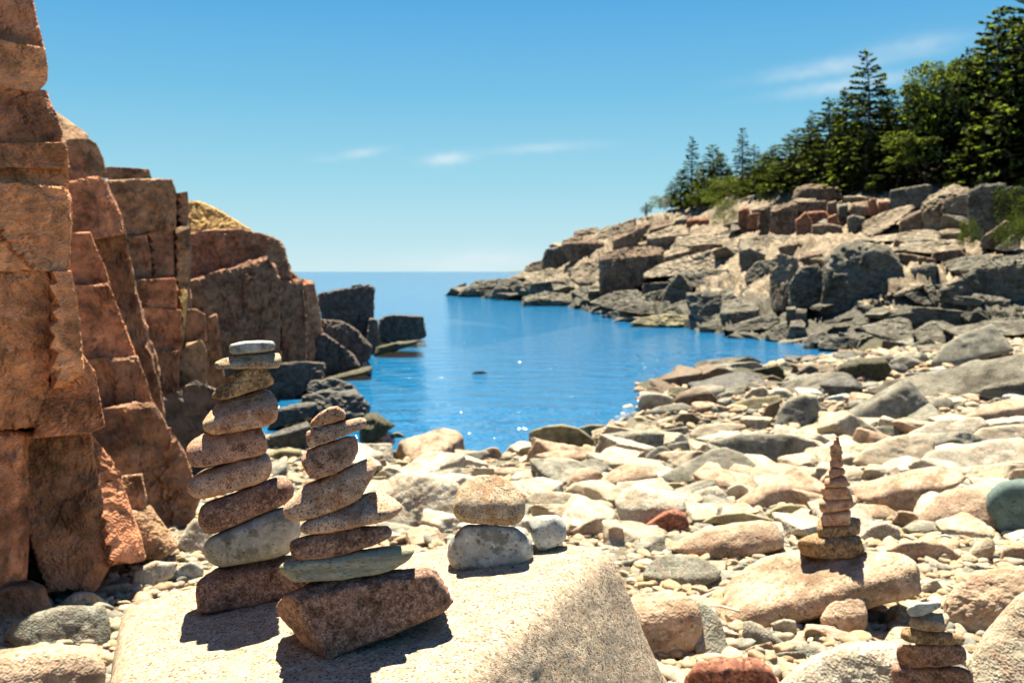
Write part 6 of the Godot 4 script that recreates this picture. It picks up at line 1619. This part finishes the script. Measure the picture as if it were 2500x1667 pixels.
func build_sea() -> void:
	var q := noise(91, FastNoiseLite.TYPE_SIMPLEX_SMOOTH, 0.012, 5)
	q.fractal_gain = 0.62
	var im := q.get_seamless_image(1024, 1024, false, false, 0.1, true)
	im.convert(Image.FORMAT_RGBA8)
	im.bump_map_to_normal_map(14.0)
	var m := StandardMaterial3D.new()
	m.resource_name = "sea"
	m.transparency = BaseMaterial3D.TRANSPARENCY_ALPHA
	var c := Color(0.01, 0.135, 0.31).linear_to_srgb()
	c.a = 0.72
	m.albedo_color = c
	m.roughness = 0.07
	m.metallic_specular = 0.36
	m.normal_enabled = true
	m.normal_texture = ImageTexture.create_from_image(im)
	m.normal_scale = 0.72
	m.uv1_triplanar = true
	m.uv1_world_triplanar = true
	m.uv1_scale = Vector3(1.0 / 34.0, 1.0 / 34.0, 1.0 / 15.0)
	var v := PackedVector3Array([Vector3(-40000, SEA, -10), Vector3(40000, SEA, -10), Vector3(-40000, SEA, -60000), Vector3(40000, SEA, -60000)])
	var o := put("sea", mesh_of(v, PackedInt32Array([0, 2, 1, 1, 2, 3])), m)
	tag(o, "", "", "", "structure")
	var bed := PackedVector3Array([Vector3(-40000, -9.5, -10), Vector3(40000, -9.5, -10), Vector3(-40000, -9.5, -60000), Vector3(40000, -9.5, -60000)])
	tag(put("seabed", mesh_of(bed, PackedInt32Array([0, 2, 1, 1, 2, 3])), mats.seabed), "", "", "", "structure")
	# a low island on the horizon
	var iv := PackedVector3Array()
	var jf := PackedInt32Array()
	for i in 40:
		var x := lerpf(1225.0, 1420.0, i / 39.0)
		var h := 9.0 * sin(PI * i / 39.0) * (1.0 + 0.35 * nz.get_noise_1d(i * 9.0)) + 0.5
		var p := at_dist(x, 663, 5600.0)
		iv.append(Vector3(p.x, SEA - 2.0, p.z + 250.0))
		iv.append(Vector3(p.x, SEA + h * 1.4, p.z))
		iv.append(Vector3(p.x, SEA - 2.0, p.z - 250.0))
	for i in 39:
		var a := i * 3
		jf.append_array(PackedInt32Array([a, a + 1, a + 3, a + 3, a + 1, a + 4, a + 1, a + 2, a + 4, a + 4, a + 2, a + 5]))
	tag(put("island", mesh_of(iv, jf), plain_mat("island", Color(0.07, 0.09, 0.08))), "low wooded island far out on the horizon", "island", "", "structure")

func build_sky(env: Environment) -> void:
	var W := 2048
	var H := 1024
	var im := Image.create(W, H, false, Image.FORMAT_RGBAF)
	var stops := [[0.0, Color(0.64, 0.84, 0.88)], [1.5, Color(0.54, 0.80, 0.87)], [5.0, Color(0.36, 0.70, 0.84)], [10.0, Color(0.19, 0.54, 0.80)], [15.0, Color(0.105, 0.41, 0.775)], [25.0, Color(0.065, 0.30, 0.70)], [45.0, Color(0.042, 0.21, 0.58)], [90.0, Color(0.032, 0.16, 0.46)]]
	var rows := []
	for j in H:
		var el := 90.0 - (j + 0.5) / H * 180.0
		var c: Color = stops[0][1]
		for k in stops.size() - 1:
			if el >= stops[k][0]:
				c = (stops[k][1] as Color).lerp(stops[k + 1][1], clampf((el - stops[k][0]) / (stops[k + 1][0] - stops[k][0]), 0.0, 1.0))
		rows.append(c)
		im.fill_rect(Rect2i(0, j, W, 1), c)
	# thin wisps: centre, length, thickness, slope, strength
	var wisp := noise(3, FastNoiseLite.TYPE_SIMPLEX_SMOOTH, 0.02, 4)
	for k in [[2030, 165, 420, 26, -0.15, 0.34], [2080, 205, 430, 20, -0.15, 0.40], [2230, 115, 360, 34, -0.16, 0.24], [1090, 389, 150, 17, -0.10, 0.42], [1330, 361, 330, 12, -0.06, 0.26], [885, 373, 130, 10, -0.14, 0.30], [800, 388, 90, 8, -0.05, 0.16], [1180, 640, 420, 44, 0.0, 0.36]]:
		for yy in range(-int(k[3] * 5), int(k[3] * 5), 4):
			for xx in range(-int(k[2]), int(k[2]), 4):
				var t: float = xx / (k[2] * 0.5)
				var px: float = k[0] + xx
				var py: float = k[1] + xx * k[4] + yy
				var u: float = yy / (k[3] * (0.55 + 0.45 * exp(-t * t)))
				var a: float = 1.35 * k[5] * exp(-t * t * 1.6) * exp(-u * u * 2.0) * (0.75 + 0.6 * wisp.get_noise_2d(px * 0.35 + k[0], (yy + k[1]) * 2.2))
				if a < 0.004:
					continue
				var r := ray(px, py).normalized()
				var pu := int(fposmod(atan2(r.x, -r.z) / TAU, 1.0) * W)
				var pv := int(acos(r.y) / PI * H)
				var base: Color = im.get_pixel(pu, pv)
				var want: Color = (rows[pv] as Color).lerp(Color(0.86, 0.93, 0.96), a)
				if want.r > base.r:
					im.set_pixel(pu, pv, want)
	var sky := Sky.new()
	var pm := PanoramaSkyMaterial.new()
	pm.panorama = ImageTexture.create_from_image(im)
	sky.sky_material = pm
	env.background_mode = Environment.BG_SKY
	env.sky = sky

func _ready() -> void:
	# camera
	var cam := Camera3D.new()
	cam.name = "camera"
	var at := CameraAttributesPhysical.new()
	at.frustum_focal_length = 34.85
	at.frustum_focus_distance = 1.85
	at.exposure_aperture = 7.5
	at.frustum_near = 0.05
	at.frustum_far = 90000.0
	cam.attributes = at
	cam.fov = 2.0 * rad_to_deg(atan(833.5 / FPX))
	cam.near = 0.05
	cam.far = 90000.0
	cam.rotation.x = -pitch
	add_child(cam)
	# sky, exposure, sun
	var env := Environment.new()
	env.tonemap_mode = Environment.TONE_MAPPER_LINEAR
	env.tonemap_exposure = 4.1
	env.background_energy_multiplier = 0.244
	env.sdfgi_enabled = true
	env.ssao_enabled = true
	env.ssil_enabled = true
	build_sky(env)
	var we := WorldEnvironment.new()
	we.name = "environment"
	we.environment = env
	add_child(we)
	var sun := DirectionalLight3D.new()
	sun.name = "sun"
	sun.light_energy = 1.6
	sun.light_color = Color(1.0, 0.95, 0.85)
	sun.light_angular_distance = 0.5
	sun.shadow_enabled = true
	var el := deg_to_rad(67.5)
	var az := deg_to_rad(-10.0)
	var to_sun := Vector3(sin(az) * cos(el), sin(el), -cos(az) * cos(el))
	add_child(sun)
	sun.look_at_from_position(Vector3.ZERO, -to_sun, Vector3.FORWARD)
	# noise, shoreline
	nz.seed = 4
	nz.noise_type = FastNoiseLite.TYPE_SIMPLEX_SMOOTH
	nz.frequency = 0.1
	nz.fractal_type = FastNoiseLite.FRACTAL_FBM
	nz.fractal_octaves = 3
	nr.seed = 8
	nr.noise_type = FastNoiseLite.TYPE_SIMPLEX_SMOOTH
	nr.frequency = 0.1
	nr.fractal_type = FastNoiseLite.FRACTAL_NONE
	nc.seed = 12
	nc.noise_type = FastNoiseLite.TYPE_CELLULAR
	nc.cellular_return_type = FastNoiseLite.RETURN_CELL_VALUE
	nc.frequency = 1.6
	nc.domain_warp_enabled = true
	nc.domain_warp_amplitude = 0.25
	nc.domain_warp_frequency = 1.2
	shore = PackedVector2Array([Vector2(-14, 50), Vector2(-10, 45), Vector2(-9, 29), Vector2(-6.5, 22.3), Vector2(-4.4, 18), Vector2(-2.5, 16.6), Vector2(0, 17.2), Vector2(1.6, 19.0), Vector2(3.0, 23), Vector2(3.7, 28), Vector2(5.8, 31), Vector2(11.5, 36.5), Vector2(16, 41.5), Vector2(12, 52), Vector2(9.1, 62), Vector2(7.2, 76), Vector2(3.9, 94), Vector2(0.9, 107), Vector2(-8, 131)])
	land = shore.duplicate()
	land.append_array(PackedVector2Array([Vector2(-8, 160), Vector2(90, 160), Vector2(90, -30), Vector2(-60, -30), Vector2(-60, 50)]))
	make_ground()
	make_materials()
	build_sea()
	build_cliff()
	build_headland()
	build_beach()
	build_trees()
	build_people()
